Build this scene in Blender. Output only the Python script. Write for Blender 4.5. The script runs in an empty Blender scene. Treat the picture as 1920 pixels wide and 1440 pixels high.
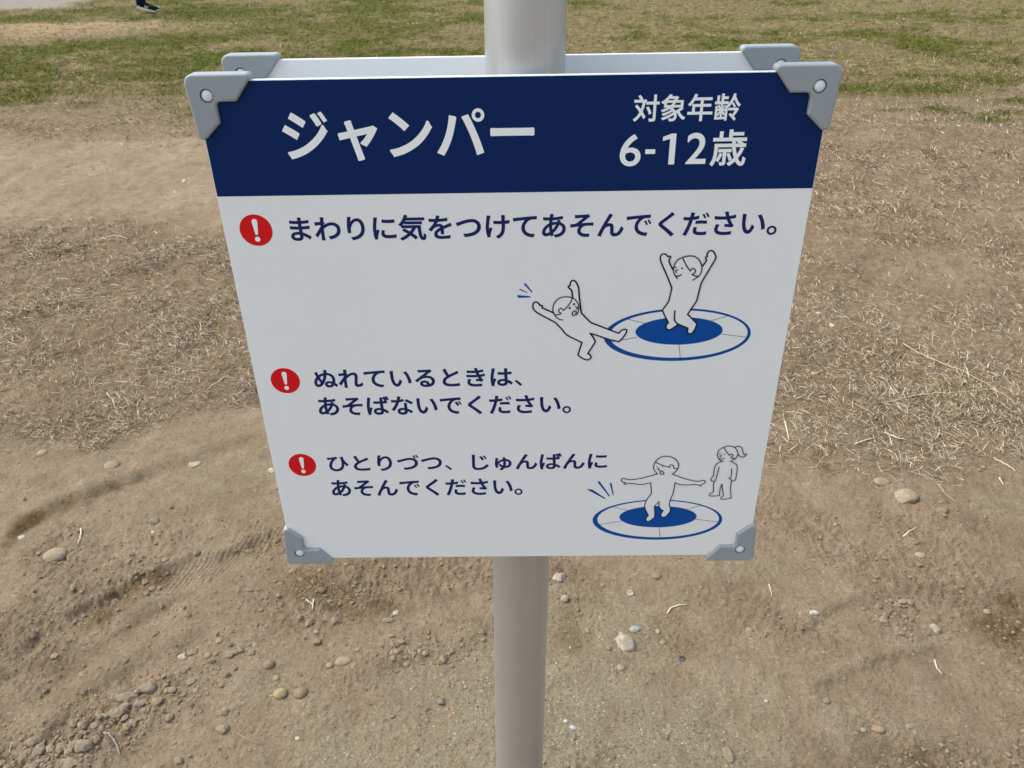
import bpy, bmesh, math, random
import numpy as np
from mathutils import Vector, Matrix
from mathutils.geometry import tessellate_polygon

# ------------------------------------------------------------------ camera
scn = bpy.context.scene
COL = scn.collection
CAM = np.array([0.0072, -0.7872, 1.4000])
cd = bpy.data.cameras.new('camera'); cam = bpy.data.objects.new('camera', cd); COL.objects.link(cam)
cam.matrix_world = Matrix(((0.99985, 0.0110, 0.0134, CAM[0]),
                           (0.0059, 0.5105, -0.8598, CAM[1]),
                           (-0.0163, 0.8598, 0.5104, CAM[2]),
                           (0, 0, 0, 1)))
cd.sensor_fit = 'HORIZONTAL'; cd.sensor_width = 36.0; cd.lens = 1493.0 / 1920 * 36.0
cd.clip_start = 0.02; cd.clip_end = 2000
cd.dof.use_dof = True; cd.dof.focus_distance = 0.98; cd.dof.aperture_fstop = 28.0 / 0.9
scn.camera = cam

# ------------------------------------------------------------------ light
SUN_EL, SUN_AZ = math.radians(55), math.radians(-80)      # high, to the left, behind thin cloud
w = bpy.data.worlds.new("World"); scn.world = w; w.use_nodes = True
nt = w.node_tree; nt.nodes.clear()
out = nt.nodes.new('ShaderNodeOutputWorld'); bg = nt.nodes.new('ShaderNodeBackground')
sky = nt.nodes.new('ShaderNodeTexSky'); sky.sky_type = 'NISHITA'; sky.sun_disc = False
sky.sun_elevation = SUN_EL; sky.sun_rotation = SUN_AZ; sky.dust_density = 4.0; sky.air_density = 1.0
hs = nt.nodes.new('ShaderNodeHueSaturation'); hs.inputs['Saturation'].default_value = 0.6   # veil of cloud greys the sky
nt.links.new(sky.outputs[0], hs.inputs['Color']); 
tint = nt.nodes.new('ShaderNodeMix'); tint.data_type = 'RGBA'; tint.blend_type = 'MULTIPLY'; tint.inputs[0].default_value = 1.0
tint.inputs[7].default_value = (0.975, 1.015, 1.00, 1); nt.links.new(hs.outputs[0], tint.inputs[6]); nt.links.new(tint.outputs[2], bg.inputs['Color'])
bg.inputs['Strength'].default_value = 0.15
nt.links.new(bg.outputs[0], out.inputs['Surface'])
sd = bpy.data.lights.new('sun', 'SUN'); sd.energy = 0.85; sd.angle = math.radians(14); sd.color = (1.0, 0.975, 0.90)
sun = bpy.data.objects.new('sun', sd); COL.objects.link(sun)
sdir = Vector((math.sin(SUN_AZ) * math.cos(SUN_EL), math.cos(SUN_AZ) * math.cos(SUN_EL), math.sin(SUN_EL)))
sun.rotation_euler = sdir.to_track_quat('Z', 'Y').to_euler(); sun.location = (-3, 5, 8)
scn.view_settings.view_transform = 'Standard'; scn.view_settings.look = 'None'
scn.view_settings.exposure = 1.0; scn.view_settings.gamma = 1.0; scn.view_settings.use_curve_mapping = False

# ------------------------------------------------------------------ helpers
rng = np.random.default_rng(7)
random.seed(7)
_T = np.random.default_rng(11).random(65536).astype(np.float64)

def vnoise(x, y, seed=0):
    xi = np.floor(x).astype(np.int64); yi = np.floor(y).astype(np.int64)
    fx = x - xi; fy = y - yi
    fx = fx * fx * fx * (fx * (fx * 6 - 15) + 10); fy = fy * fy * fy * (fy * (fy * 6 - 15) + 10)
    def h(a, b):
        k = (a * 73856093) ^ (b * 19349663) ^ (seed * 83492791 + 1013)
        k = (k ^ (k >> 13)) * 1274126177
        return _T[((k ^ (k >> 16)) & 65535)]
    a = h(xi, yi); b = h(xi + 1, yi); c = h(xi, yi + 1); d = h(xi + 1, yi + 1)
    return (a + (b - a) * fx + (c - a) * fy + (a - b - c + d) * fx * fy) * 2 - 1

def fbm(x, y, freq, octv, seed=0, gain=0.5):
    s = 0.0; a = 1.0; t = 0.0
    ca, sa = math.cos(0.7), math.sin(0.7)
    for i in range(octv):
        s = s + a * vnoise(x * freq, y * freq, seed + i * 17); t += a
        x, y = ca * x - sa * y + 3.1, sa * x + ca * y - 1.7
        freq *= 2.03; a *= gain
    return s / t

def sstep(a, b, v):
    t = np.clip((v - a) / (b - a), 0, 1); return t * t * (3 - 2 * t)

def smooth_path(p, n=6):
    p = np.array(p, float); q = np.vstack([2 * p[0] - p[1], p, 2 * p[-1] - p[-2]]); o = []
    for i in range(1, len(q) - 2):
        for t in np.linspace(0, 1, n, endpoint=False):
            a, b, c, d = q[i - 1], q[i], q[i + 1], q[i + 2]
            o.append(0.5 * (2 * b + (c - a) * t + (2 * a - 5 * b + 4 * c - d) * t * t + (3 * b - a - 3 * c + d) * t ** 3))
    o.append(q[-2]); return np.array(o)

def path_dist(x, y, path):
    """signed distance to a polyline and position along it (0..1)"""
    P = smooth_path(path, 4); best = np.full(x.shape, 1e9); sg = np.zeros(x.shape); al = np.zeros(x.shape)
    n = len(P) - 1
    for i in range(n):
        a, b = P[i], P[i + 1]; d = b - a; L2 = d @ d
        t = np.clip(((x - a[0]) * d[0] + (y - a[1]) * d[1]) / L2, 0, 1)
        dx = x - a[0] - t * d[0]; dy = y - a[1] - t * d[1]; r = np.hypot(dx, dy)
        m = r < best; best[m] = r[m]; sg[m] = np.sign(d[0] * dy - d[1] * dx)[m]; al[m] = ((i + t) / n)[m]
    return best, sg, al

PATHS = {'grooveA': [(-1.369, 0.791), (-1.293, 0.92), (-1.194, 1.031), (-1.067, 1.1), (-0.932, 1.173), (-0.815, 1.218)],
  'ridgeB': [(-1.153, 0.408), (-1.101, 0.491), (-1.028, 0.572), (-0.954, 0.642), (-0.871, 0.7), (-0.752, 0.753), (-0.638, 0.845)],
  'treadC': [(-0.885, 0.632), (-0.798, 0.686), (-0.711, 0.753), (-0.616, 0.813)],
  'bandD': [(-1.035, 0.198), (-0.968, 0.277), (-0.905, 0.384), (-0.826, 0.45), (-0.706, 0.487)],
  'grooveE': [(-1.027, 0.303), (-0.978, 0.414), (-0.892, 0.521), (-0.829, 0.587)],
  'ridgeF': [(-0.387, 0.352), (-0.256, 0.401), (-0.142, 0.444), (-0.066, 0.497)],
  'damp1': [(-1.363, 0.781), (-1.329, 0.876), (-1.26, 0.943), (-1.176, 1.025)],
  'damp2': [(-0.992, 0.522), (-0.959, 0.606), (-0.905, 0.65)],
  'damp3': [(1.064, 0.472), (1.157, 0.534)],
  'damp4': [(0.583, 0.139), (0.671, 0.16), (0.747, 0.149)],
  'dark5': [(-0.546, 0.637), (-0.476, 0.619), (-0.399, 0.549), (-0.326, 0.565)],
  'dark6': [(0.082, 0.686), (0.157, 0.63), (0.1, 0.528), (0.12, 0.449)],
  'trackG': [(0.601, 0.476), (0.779, 0.571), (0.993, 0.604), (1.166, 0.551)],
  'trackH': [(0.577, 0.319), (0.763, 0.4), (0.96, 0.427), (1.075, 0.383)]}

def smoothblock(x, y, cx, cy, rx, ry, ang=0.0):
    c, s = math.cos(ang), math.sin(ang)
    u = ((x - cx) * c + (y - cy) * s) / rx; v = (-(x - cx) * s + (y - cy) * c) / ry
    return np.exp(-(u * u + v * v))

def crumbliness(x, y):
    """where the soil is broken into crumbs (0..1)"""
    m = sstep(0.0, 0.40, fbm(x, y, 2.6, 4, 301))
    near = 1 - .8 * sstep(1.15, 1.6, y)
    heap = smoothblock(x, y, -0.86, 0.24, 0.16, 0.085, 0.7)
    k = 0.75 * m * near + 1.3 * heap
    k = k + 0.8 * smoothblock(x, y, -0.50, 0.60, 0.13, 0.09) + 0.7 * smoothblock(x, y, -0.25, 0.42, 0.16, 0.03, 0.35)
    k = k + 0.6 * smoothblock(x, y, 0.86, 0.52, 0.05, 0.07, -0.9) + 0.6 * smoothblock(x, y, 1.02, 0.56, 0.09, 0.09)
    k = k + 0.6 * smoothblock(x, y, -0.99, 0.58, 0.10, 0.05, 0.7) + 0.5 * smoothblock(x, y, 0.12, 0.6, 0.07, 0.12)
    return np.clip(k, 0, 1.3)

def zones(x, y):
    """ground cover: straw, green, damp, grit (each 0..1)"""
    n1 = fbm(x, y, 0.9, 4, 21); n2 = fbm(x, y, 3.0, 3, 22); n3 = fbm(x, y, 0.35, 3, 23); n4 = fbm(x, y, 9.0, 2, 24)
    # near edge of the straw, left and right of the board
    bl = np.interp(x, [-3.0, -1.64, -1.38, -1.2, -1.06, -0.88, -0.3, 0.3, 0.73, 0.96, 1.16, 1.48, 3.0],
                   [1.30, 1.27, 1.25, 1.27, 1.36, 1.46, 1.42, 1.2, 1.12, 1.10, 1.04, 1.12, 1.2])
    e = y - bl + 0.16 * n2 + 0.06 * n1 + 0.07 * n4
    straw = sstep(-0.05, 0.12, e)
    # worn bare strip on the left between the two dry belts
    strip = sstep(3.05, 3.6, y + 0.5 * n1 - 0.10 * x) * (1 - sstep(5.0, 5.6, y + 0.5 * n1)) * (1 - sstep(-0.4, 0.9, x + 0.3 * n1))
    straw = straw * (1 - 0.96 * strip)
    gap = sstep(0.18, 0.55, fbm(x, y, 1.6, 3, 31))
    straw = straw * (1 - 0.40 * gap * (1 - sstep(6.5, 8, y)))
    rightsparse = sstep(0.3, 1.0, x) * sstep(1.55, 2.0, y) * (1 - sstep(3.2, 4.0, y))
    straw = straw * (1 - 0.12 * rightsparse)
    # green belt
    edge = np.interp(x, [-12, -3, 0, 2.0, 4.5, 12], [6.9, 6.6, 6.4, 6.5, 6.9, 7.6])
    green = sstep(-0.7, 1.1, y - edge + 1.5 * n1 + 1.1 * n2)
    patch = sstep(-0.16, 0.20, fbm(x * 1.05, y, 1.0, 5, 41, .75) + np.where(x < 0, 0.18, -0.12) - .012 * np.maximum(y - 9, 0))
    patch = patch * (1 - 0.8 * smoothblock(x, y, -7.6, 11.3, 2.6, 0.8, 0.25)) 
    patch = patch * (1 - 0.6 * sstep(0.05, 0.5, fbm(x * 1.2, y, 1.6, 4, 47)))
    green = green * patch
    for (gx, gy, r) in ((3.3, 5.7, .14), (3.75, 5.6, .10), (2.95, 5.75, .07), (3.55, 5.4, .13), (4.15, 6.0, .16), (3.5, 6.6, .35), (2.9, 6.7, .3), (4.3, 7.0, .25)):
        green = np.maximum(green, smoothblock(x, y, gx, gy, r * 1.5, r * 0.9))
    road = sstep(15.0, 15.6, y - 0.10 * (x + 9.5) + 0.5 * n1) * (1 - sstep(-9.0, -8.2, x + 0.5 * n1))
    green = green * (1 - road); straw = straw * (1 - road)
    damp = 0 * x
    for nm, wd, am in (('damp1', .028, .75), ('damp2', .030, 1.0), ('damp3', .06, .8), ('damp4', .03, .6), ('dark5', .03, .55), ('dark6', .03, .35), ('grooveE', .02, .3)):
        d, s, a = path_dist(x, y, PATHS[nm]); damp = np.maximum(damp, am * np.exp(-((d + 0.012 * n4) / wd) ** 2))
    damp = damp * (0.55 + 0.6 * sstep(-0.3, 0.3, fbm(x, y, 25, 2, 51)))
    grit = sstep(0.05, 1.0, smoothblock(x, y, 0.02, 0.10, 0.55, 0.34) * 1.0 + 0.60 * fbm(x, y, 5.5, 4, 61)) * .85
    return straw, green, damp, grit, road

def height(x, y):
    D = np.hypot(x - CAM[0], y - CAM[1])
    h = 0.020 * fbm(x, y, 0.7, 3, 1) + 0.0075 * fbm(x, y, 3.1, 3, 2) * (1 + .3 * sstep(2, 4, y))
    m = (y < 2.6) & (y > -1) & (np.abs(x) < 2.6)
    if m.any():
        X, Y = x[m], y[m]; hh = np.zeros(X.shape)
        # stretched ripples following the direction the tyres went
        u = X * 0.80 + Y * 0.60; v = -X * 0.60 + Y * 0.80
        left = 1 - sstep(-0.55, -0.2, X)
        hh += 0.0085 * left * fbm(u * 0.35, v, 7.0, 4, 3, .6) + 0.0038 * fbm(X, Y, 9.0, 4, 4, .6)
        hh += 0.0030 * fbm(X, Y, 28, 4, 5, .65) * (.55 + .9 * sstep(-.2, .4, fbm(X, Y, 4, 2, 15)))
        rg = 1 - np.abs(fbm(u * .6, v, 16, 3, 16)) * 2.2; hh += 0.0032 * left * np.clip(rg, 0, 1) ** 3 * sstep(-.1, .3, fbm(X, Y, 3.3, 2, 17))
        chop = .35 + .9 * sstep(-.35, .35, fbm(X, Y, 11, 3, 18))
        fade = lambda a: sstep(0, .12, a) * (1 - sstep(.88, 1, a))
        d, s, a = path_dist(X, Y, PATHS['grooveA']); sd = d * s + 0.022 * fbm(X, Y, 12, 4, 77, .6)
        hh += fade(a) * (-0.010 * chop * np.exp(-((sd + .016) / .022) ** 2) + 0.011 * np.exp(-((sd - .035) / .035) ** 2))
        d, s, a = path_dist(X, Y, PATHS['ridgeB']); sd = d * s + 0.016 * fbm(X, Y, 12, 4, 78, .6)
        hh += fade(a) * (0.008 * chop * np.exp(-((sd - .006) / .012) ** 2) - 0.006 * np.exp(-((sd + .024) / .020) ** 2))
        d, s, a = path_dist(X, Y, PATHS['treadC']); f = fade(a) * np.exp(-(d / .042) ** 4)
        hh += -0.004 * f + f * 0.0014 * np.cos(u * 2 * math.pi / .017) * np.cos(v * 2 * math.pi / .015)
        d, s, a = path_dist(X, Y, PATHS['bandD']); sd = d * s
        sd = sd + .014 * fbm(X, Y, 11, 3, 80); hh += fade(a) * (0.009 * np.exp(-(sd / .03) ** 2) - 0.007 * chop * np.exp(-((sd + .055) / .03) ** 2))
        d, s, a = path_dist(X, Y, PATHS['grooveE']); d = np.abs(d * s + .014 * fbm(X, Y, 12, 3, 81)); hh += -0.007 * chop * fade(a) * np.exp(-(d / .013) ** 2)
        d, s, a = path_dist(X, Y, PATHS['ridgeF']); sd = d * s + 0.008 * fbm(X, Y, 18, 2, 79)
        hh += fade(a) * (0.008 * np.exp(-((sd - .012) / .02) ** 2))
        for nm in ('trackG', 'trackH'):
            d, s, a = path_dist(X, Y, PATHS[nm]); hh += fade(a) * (0.006 * np.exp(-(d / .015) ** 2) - 0.005 * np.exp(-((d * s + .03) / .02) ** 2))
        f = smoothblock(X, Y, 0.72, 0.80, .16, .10); hh += f * 0.0012 * np.sin((Y * .9 + X * .35) * 2 * math.pi / .022)
        # crumbs
        cr = crumbliness(X, Y)
        c1 = np.abs(vnoise(X * 70, Y * 70, 91)); c2 = np.abs(vnoise(X * 130 + 5, Y * 130, 92)); c0 = np.abs(vnoise(X * 34, Y * 34, 93))
        hh += cr * (0.0050 * (c0 - .35) + 0.0062 * (c1 - .35) + 0.0042 * (c2 - .3)) + 0.0016 * (c2 - .3) + .0016 * (c1 - .3)
        hh += 0.010 * smoothblock(X, Y, -0.86, 0.24, 0.16, 0.085, 0.7)
        hh -= 0.02 * smoothblock(X, Y, 1.13, 1.27, .06, .03, .1)
        h = h.copy(); edge = 1 - sstep(2.2, 2.6, Y); h[m] += hh * edge
    g = sstep(1.2, 1.8, y)
    h = h + g * (0.017 * fbm(x, y, 9, 4, 6, .6)) + sstep(5.5, 7.5, y) * (0.030 * fbm(x, y, 3.0, 4, 8, .6))
    sl = (1 - sstep(-.4, .6, x)) * sstep(3.0, 3.6, y) * (1 - sstep(5.2, 6, y)); h = h + sl * .016 * np.clip(fbm(x * .35, y, 4.5, 4, 9, .6), -.2, 1)
    h = h + 0.18 * smoothblock(x, y, -7.6, 11.6, 2.4, 0.8, 0.25) * 0.6
    flat = np.exp(-((x + 0.008) ** 2 + (y - 0.0625) ** 2) / .07 ** 2)
    return h * (1 - 0.8 * flat)

def H1(x, y):
    return float(height(np.array([float(x)]), np.array([float(y)]))[0])

def mesh_np(name, verts, faces_flat, counts, mat=None, smooth=True):
    """fast mesh from numpy arrays"""
    me = bpy.data.meshes.new(name); nv = len(verts); nl = len(faces_flat); nf = len(counts)
    me.vertices.add(nv); me.vertices.foreach_set('co', np.ascontiguousarray(verts, dtype=np.float32).ravel())
    me.loops.add(nl); me.loops.foreach_set('vertex_index', np.ascontiguousarray(faces_flat, dtype=np.int32))
    me.polygons.add(nf); st = np.zeros(nf, np.int32); st[1:] = np.cumsum(counts)[:-1]
    me.polygons.foreach_set('loop_start', st)
    me.polygons.foreach_set('use_smooth', np.full(nf, smooth))
    me.update(calc_edges=True)
    if mat: me.materials.append(mat)
    return me

def add_attr(me, name, arr):
    a = me.attributes.new(name, 'FLOAT', 'POINT'); a.data.foreach_set('value', np.ascontiguousarray(arr, dtype=np.float32))
def add_col(me, name, arr):
    a = me.attributes.new(name, 'FLOAT_COLOR', 'POINT')
    c = np.ones((len(arr), 4), np.float32); c[:, :3] = arr; a.data.foreach_set('color', c.ravel())

WLOC = {}
def link(name, me, parent=None, loc=(0, 0, 0), **props):
    """loc is in world axes; children are stored relative to their parent (no parent is rotated)"""
    o = bpy.data.objects.new(name, me); COL.objects.link(o)
    p = Vector((0, 0, 0))
    if parent is not None: o.parent = parent; p = WLOC[parent.name]
    WLOC[o.name] = Vector(loc); o.location = Vector(loc) - p
    for k, v in props.items(): o[k] = v
    return o

def from_bm(name, bm, mat, parent=None, loc=(0, 0, 0), smooth=False, **props):
    me = bpy.data.meshes.new(name)
    bmesh.ops.translate(bm, verts=bm.verts, vec=-Vector(loc))
    bmesh.ops.recalc_face_normals(bm, faces=bm.faces)
    bm.to_mesh(me); bm.free()
    if smooth:
        me.polygons.foreach_set('use_smooth', np.full(len(me.polygons), True))
    for m in (mat if isinstance(mat, (list, tuple)) else [mat]): me.materials.append(m)
    return link(name, me, parent, loc, **props)

def new_mat(name):
    m = bpy.data.materials.new(name); m.use_nodes = True; nt = m.node_tree
    return m, nt, nt.nodes['Principled BSDF']
def N(nt, typ, **kw):
    n = nt.nodes.new(typ)
    for k, v in kw.items():
        if k in n.inputs: n.inputs[k].default_value = v
        else: setattr(n, k, v)
    return n
def noise(nt, scale, detail=4, rough=0.6, vec=None):
    n = N(nt, 'ShaderNodeTexNoise'); n.inputs['Scale'].default_value = scale; n.inputs['Detail'].default_value = detail
    n.inputs['Roughness'].default_value = rough
    if vec is not None: nt.links.new(vec, n.inputs['Vector'])
    return n
def ramp(nt, fac, stops):
    r = N(nt, 'ShaderNodeValToRGB'); e = r.color_ramp.elements
    while len(e) < len(stops): e.new(0.5)
    for i, (p, c) in enumerate(stops):
        e[i].position = p; e[i].color = (*c, 1) if len(c) == 3 else c
    nt.links.new(fac, r.inputs['Fac']); return r
def mix(nt, fac, a, b, blend='MIX'):
    m = N(nt, 'ShaderNodeMix', data_type='RGBA', blend_type=blend)
    for sock, v in ((m.inputs[0], fac), (m.inputs[6], a), (m.inputs[7], b)):
        if isinstance(v, bpy.types.NodeSocket): nt.links.new(v, sock)
        elif isinstance(v, (int, float)): sock.default_value = v
        else: sock.default_value = (*v, 1)
    return m.outputs[2]
def math_(nt, op, a, b=None):
    m = N(nt, 'ShaderNodeMath', operation=op)
    for i, v in enumerate((a, b)):
        if v is None: continue
        if isinstance(v, bpy.types.NodeSocket): nt.links.new(v, m.inputs[i])
        else: m.inputs[i].default_value = v
    return m.outputs[0]
def bump(nt, h, dist, strength=1.0, prev=None):
    b = N(nt, 'ShaderNodeBump'); b.inputs['Distance'].default_value = dist; b.inputs['Strength'].default_value = strength
    nt.links.new(h, b.inputs['Height'])
    if prev is not None: nt.links.new(prev, b.inputs['Normal'])
    return b.outputs['Normal']

def flat_mat(name, col, rough=0.5, metallic=0.0, spec=0.5, var=0.04, scale=40, bmp=0.0):
    m, nt, p = new_mat(name)
    tc = N(nt, 'ShaderNodeTexCoord'); n = noise(nt, scale, 4, 0.6, tc.outputs['Object'])
    lo = tuple(c * (1 - var) for c in col); hi = tuple(min(1, c * (1 + var)) for c in col)
    r = ramp(nt, n.outputs['Fac'], [(0.3, lo), (0.7, hi)])
    nt.links.new(r.outputs['Color'], p.inputs['Base Color'])
    p.inputs['Roughness'].default_value = rough; p.inputs['Metallic'].default_value = metallic
    p.inputs['Specular IOR Level'].default_value = spec
    if bmp: nt.links.new(bump(nt, n.outputs['Fac'], bmp), p.inputs['Normal'])
    return m

# ------------------------------------------------------------------ ground
def ground_material():
    m, nt, p = new_mat('ground_soil')
    geo = N(nt, 'ShaderNodeNewGeometry'); P = geo.outputs['Position']
    at = lambda n: N(nt, 'ShaderNodeAttribute', attribute_name=n).outputs['Fac']
    straw, green, damp, grit, road = (at(k) for k in ('straw', 'green', 'damp', 'grit', 'road'))
    a = noise(nt, 2.2, 5, 0.6, P); b = noise(nt, 14, 5, 0.65, P); c = noise(nt, 90, 4, 0.7, P); d = noise(nt, 420, 3, 0.7, P)
    base = ramp(nt, a.outputs['Fac'], [(0.3, (.2029, .1476, .0942)), (0.5, (.2510, .1872, .1244)), (0.7, (.3045, .2320, .1586))]).outputs['Color']
    base = mix(nt, 0.45, base, ramp(nt, b.outputs['Fac'], [(0.32, (.1709, .1212, .0763)), (0.5, (.2478, .1842, .1225)), (0.68, (.3311, .2544, .1766))]).outputs['Color'])
    base = mix(nt, 0.34, base, ramp(nt, c.outputs['Fac'], [(0.25, (.45, .43, .41)), (0.5, (.98, .98, .98)), (0.75, (1.5, 1.5, 1.5))]).outputs['Color'], 'MULTIPLY')
    sx = N(nt, 'ShaderNodeSeparateXYZ'); nt.links.new(P, sx.inputs[0])
    mr = N(nt, 'ShaderNodeMapRange'); nt.links.new(sx.outputs[1], mr.inputs[0]); mr.inputs[1].default_value = 2.2; mr.inputs[2].default_value = 3.6; mr.inputs[3].default_value = 1.0; mr.inputs[4].default_value = 1.10
    base = mix(nt, 1.0, base, mr.outputs[0], 'MULTIPLY')       # the trodden soil further off is drier and paler
    base = mix(nt, at('crumb'), base, mix(nt, 1.0, base, (.90, .88, .86), 'MULTIPLY'))      # crumbled soil is toned a little darker
    # grit: grey sand with pale and dark grains
    v = N(nt, 'ShaderNodeTexVoronoi'); v.inputs['Scale'].default_value = 300; nt.links.new(P, v.inputs['Vector'])
    grains = ramp(nt, N_sep(nt, v.outputs['Color']), [(0.0, (.1233, .1069, .0751)), (0.25, (.2209, .1896, .1235)), (0.8, (.2825, .2449, .1627)), (0.95, (.3494, .3111, .2336)), (1.0, (.5138, .4666, .3670))]).outputs['Color']
    v2 = N(nt, 'ShaderNodeTexVoronoi'); v2.inputs['Scale'].default_value = 750; nt.links.new(P, v2.inputs['Vector'])
    g2 = ramp(nt, N_sep(nt, v2.outputs['Color']), [(0.0, (.1541, .1264, .0918)), (0.4, (.2312, .1974, .1251)), (0.9, (.3083, .2674, .1794)), (1.0, (.5138, .4666, .3670))]).outputs['Color']
    gr = mix(nt, 0.5, grains, g2)
    gm = math_(nt, 'MULTIPLY', grit, ramp(nt, b.outputs['Fac'], [(0.35, (.45,) * 3), (0.6, (1, 1, 1))]).outputs['Color'])
    col = mix(nt, gm, base, gr)
    # scattered single bright and dark grains everywhere
    sp = ramp(nt, N_sep(nt, v.outputs['Color']), [(0.0, (.35,) * 3), (0.04, (1, 1, 1)), (0.975, (1, 1, 1)), (0.985, (1.9, 1.9, 1.9))])
    sp.color_ramp.interpolation = 'CONSTANT'
    col = mix(nt, 0.45, col, sp.outputs['Color'], 'MULTIPLY')
    col = mix(nt, damp, col, ramp(nt, c.outputs['Fac'], [(.35, (.055, .032, .012)), (.65, (.140, .090, .040))]).outputs['Color'])
    c2 = noise(nt, 46, 6, 0.75, P)
    thatch = ramp(nt, c2.outputs['Fac'], [(0.34, (.0624, .0399, .0228)), (0.48, (.1561, .1091, .0663)), (0.58, (.2341, .1705, .1090)), (0.70, (.3849, .2922, .1990))]).outputs['Color']
    thatch = mix(nt, 0.35, thatch, ramp(nt, a.outputs['Fac'], [(0.35, (.1353, .0896, .0540)), (0.65, (.2601, .1899, .1232))]).outputs['Color'])
    col = mix(nt, math_(nt, 'MULTIPLY', straw, 0.72), col, thatch)
    c3 = noise(nt, 9, 7, 0.75, P)
    gcol = ramp(nt, c3.outputs['Fac'], [(0.36, (.020, .032, .004)), (0.47, (.055, .070, .010)), (0.56, (.092, .093, .016)), (0.65, (.155, .125, .042)), (.75, (.28, .22, .12))]).outputs['Color']
    turf = math_(nt, 'MULTIPLY', at('turf'), 0.85)
    tcol = ramp(nt, c3.outputs['Fac'], [(0.34, (.0612, .0439, .0184)), (0.47, (.1377, .1071, .0478)), (0.55, (.1785, .1479, .0690)), (0.68, (.3366, .2652, .1656))]).outputs['Color']
    col = mix(nt, turf, col, tcol)
    col = mix(nt, math_(nt, 'MULTIPLY', green, 0.9), col, gcol)
    col = mix(nt, math_(nt, 'MULTIPLY', at('mound'), .8), col, ramp(nt, c3.outputs['Fac'], [(.35, (.24, .165, .095)), (.65, (.42, .32, .20))]).outputs['Color'])
    col = mix(nt, road, col, (.25, .225, .19))
    nt.links.new(col, p.inputs['Base Color'])
    p.inputs['Roughness'].default_value = 0.95; p.inputs['Specular IOR Level'].default_value = 0.05
    e1 = noise(nt, 170, 5, 0.8, P)
    col2 = mix(nt, 1.0, col, ramp(nt, e1.outputs['Fac'], [(.33, (.50, .47, .44)), (.41, (.96, .96, .96)), (.60, (1.02, 1.02, 1.02)), (.72, (1.28, 1.28, 1.28))]).outputs['Color'], 'MULTIPLY')
    nt.links.new(col2, p.inputs['Base Color'])
    n = bump(nt, b.outputs['Fac'], 0.010, 0.9)
    n = bump(nt, c.outputs['Fac'], 0.0060, 1.0, n)
    n = bump(nt, c3.outputs['Fac'], 0.05, 0.9, n) if False else n
    n = bump(nt, e1.outputs['Fac'], 0.0030, 1.0, n); n = bump(nt, d.outputs['Fac'], 0.0014, 0.9, n)
    xyz = N(nt, 'ShaderNodeSeparateXYZ'); nt.links.new(P, xyz.inputs[0])
    wv = []
    for cx_, cy_ in ((.80 / .017, .60 / .017), (-.60 / .015, .80 / .015)):
        wv.append(math_(nt, 'COSINE', math_(nt, 'MULTIPLY', math_(nt, 'ADD', math_(nt, 'MULTIPLY', xyz.outputs[0], cx_), math_(nt, 'MULTIPLY', xyz.outputs[1], cy_)), 2 * math.pi)))
    tr = math_(nt, 'MULTIPLY', math_(nt, 'MULTIPLY', wv[0], wv[1]), at('tread'))
    n = bump(nt, tr, 0.0013, 1.0, n)
    nt.links.new(n, p.inputs['Normal'])
    return m
def N_sep(nt, col):
    s = N(nt, 'ShaderNodeSeparateColor'); nt.links.new(col, s.inputs[0]); return s.outputs[0]

def build_ground():
    u = np.linspace(-1, 1, 801)
    side = [1.03, 1.08, 1.18, 1.4, 1.9, 3, 6, 14, 40]
    u = np.concatenate([-np.array(side[::-1]), u, side])
    ys = [-60, -30, -12, -5, -2.5] + list(np.arange(-1.5, -0.05, 0.03))
    y = -0.05
    while y < 20:
        ys.append(y); y += 0.0034 * max(y + 0.787, .85) ** 1.5
    while y < 900: ys.append(y); y *= 1.12
    ys = np.array(ys)
    wdt = np.where(ys > 0, 1.15 + 0.75 * np.minimum(ys, 40), 1.15)
    X = u[None, :] * wdt[:, None]; Y = np.repeat(ys[:, None], len(u), 1)
    x, y = X.ravel(), Y.ravel()
    z = height(x, y); far = 1 - sstep(20, 60, np.hypot(x, y)); z = z * far
    st, gn, da, gt, rd = zones(x, y)
    nu, ny = len(u), len(ys); idx = np.arange(nu * ny).reshape(ny, nu)
    q = np.stack([idx[:-1, :-1], idx[:-1, 1:], idx[1:, 1:], idx[1:, :-1]], -1).reshape(-1, 4)
    me = mesh_np('ground', np.stack([x, y, z], 1), q.ravel(), np.full(len(q), 4), ground_material())
    for k, v in (('straw', st), ('green', gn), ('damp', da), ('grit', gt), ('road', rd), ('turf', sstep(5.6, 7.2, y + .8 * fbm(x, y, .8, 3, 19) - .25 * np.maximum(x, 0) * .4) * (1 - rd))): add_attr(me, k, v)
    add_attr(me, 'mound', np.clip(1.25 * smoothblock(x, y, -7.5, 11.4, 2.6, .75, .25) + .35 * fbm(x, y, 1.5, 3, 44) * smoothblock(x, y, -7.5, 11.4, 3, 1.1, .25), 0, 1))
    add_attr(me, 'crumb', np.clip(crumbliness(x, y) + .35 * fbm(x, y, 3, 4, 302) * (y < 2), 0, 1))
    d, sg, a = path_dist(x, y, PATHS['treadC']); t1 = np.exp(-(d / .050) ** 4) * sstep(0, .1, a) * (1 - sstep(.9, 1, a))
    t2 = smoothblock(x, y, -1.12, .52, .07, .05, .6) * .7
    add_attr(me, 'tread', np.clip(t1 + t2, 0, 1) * (y < 1.5))
    link('ground', me, kind='structure')
    return me
GROUND = build_ground()

# ------------------------------------------------------------------ strand fields (straw, grass): real bent strips
def strand_mat():
    m, nt, p = new_mat('dry_and_green_blades')
    c = N(nt, 'ShaderNodeAttribute', attribute_name='tint').outputs['Color']
    nt.links.new(c, p.inputs['Base Color']); p.inputs['Roughness'].default_value = 0.9
    p.inputs['Specular IOR Level'].default_value = 0.06
    return m
STRAND = strand_mat()

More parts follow.
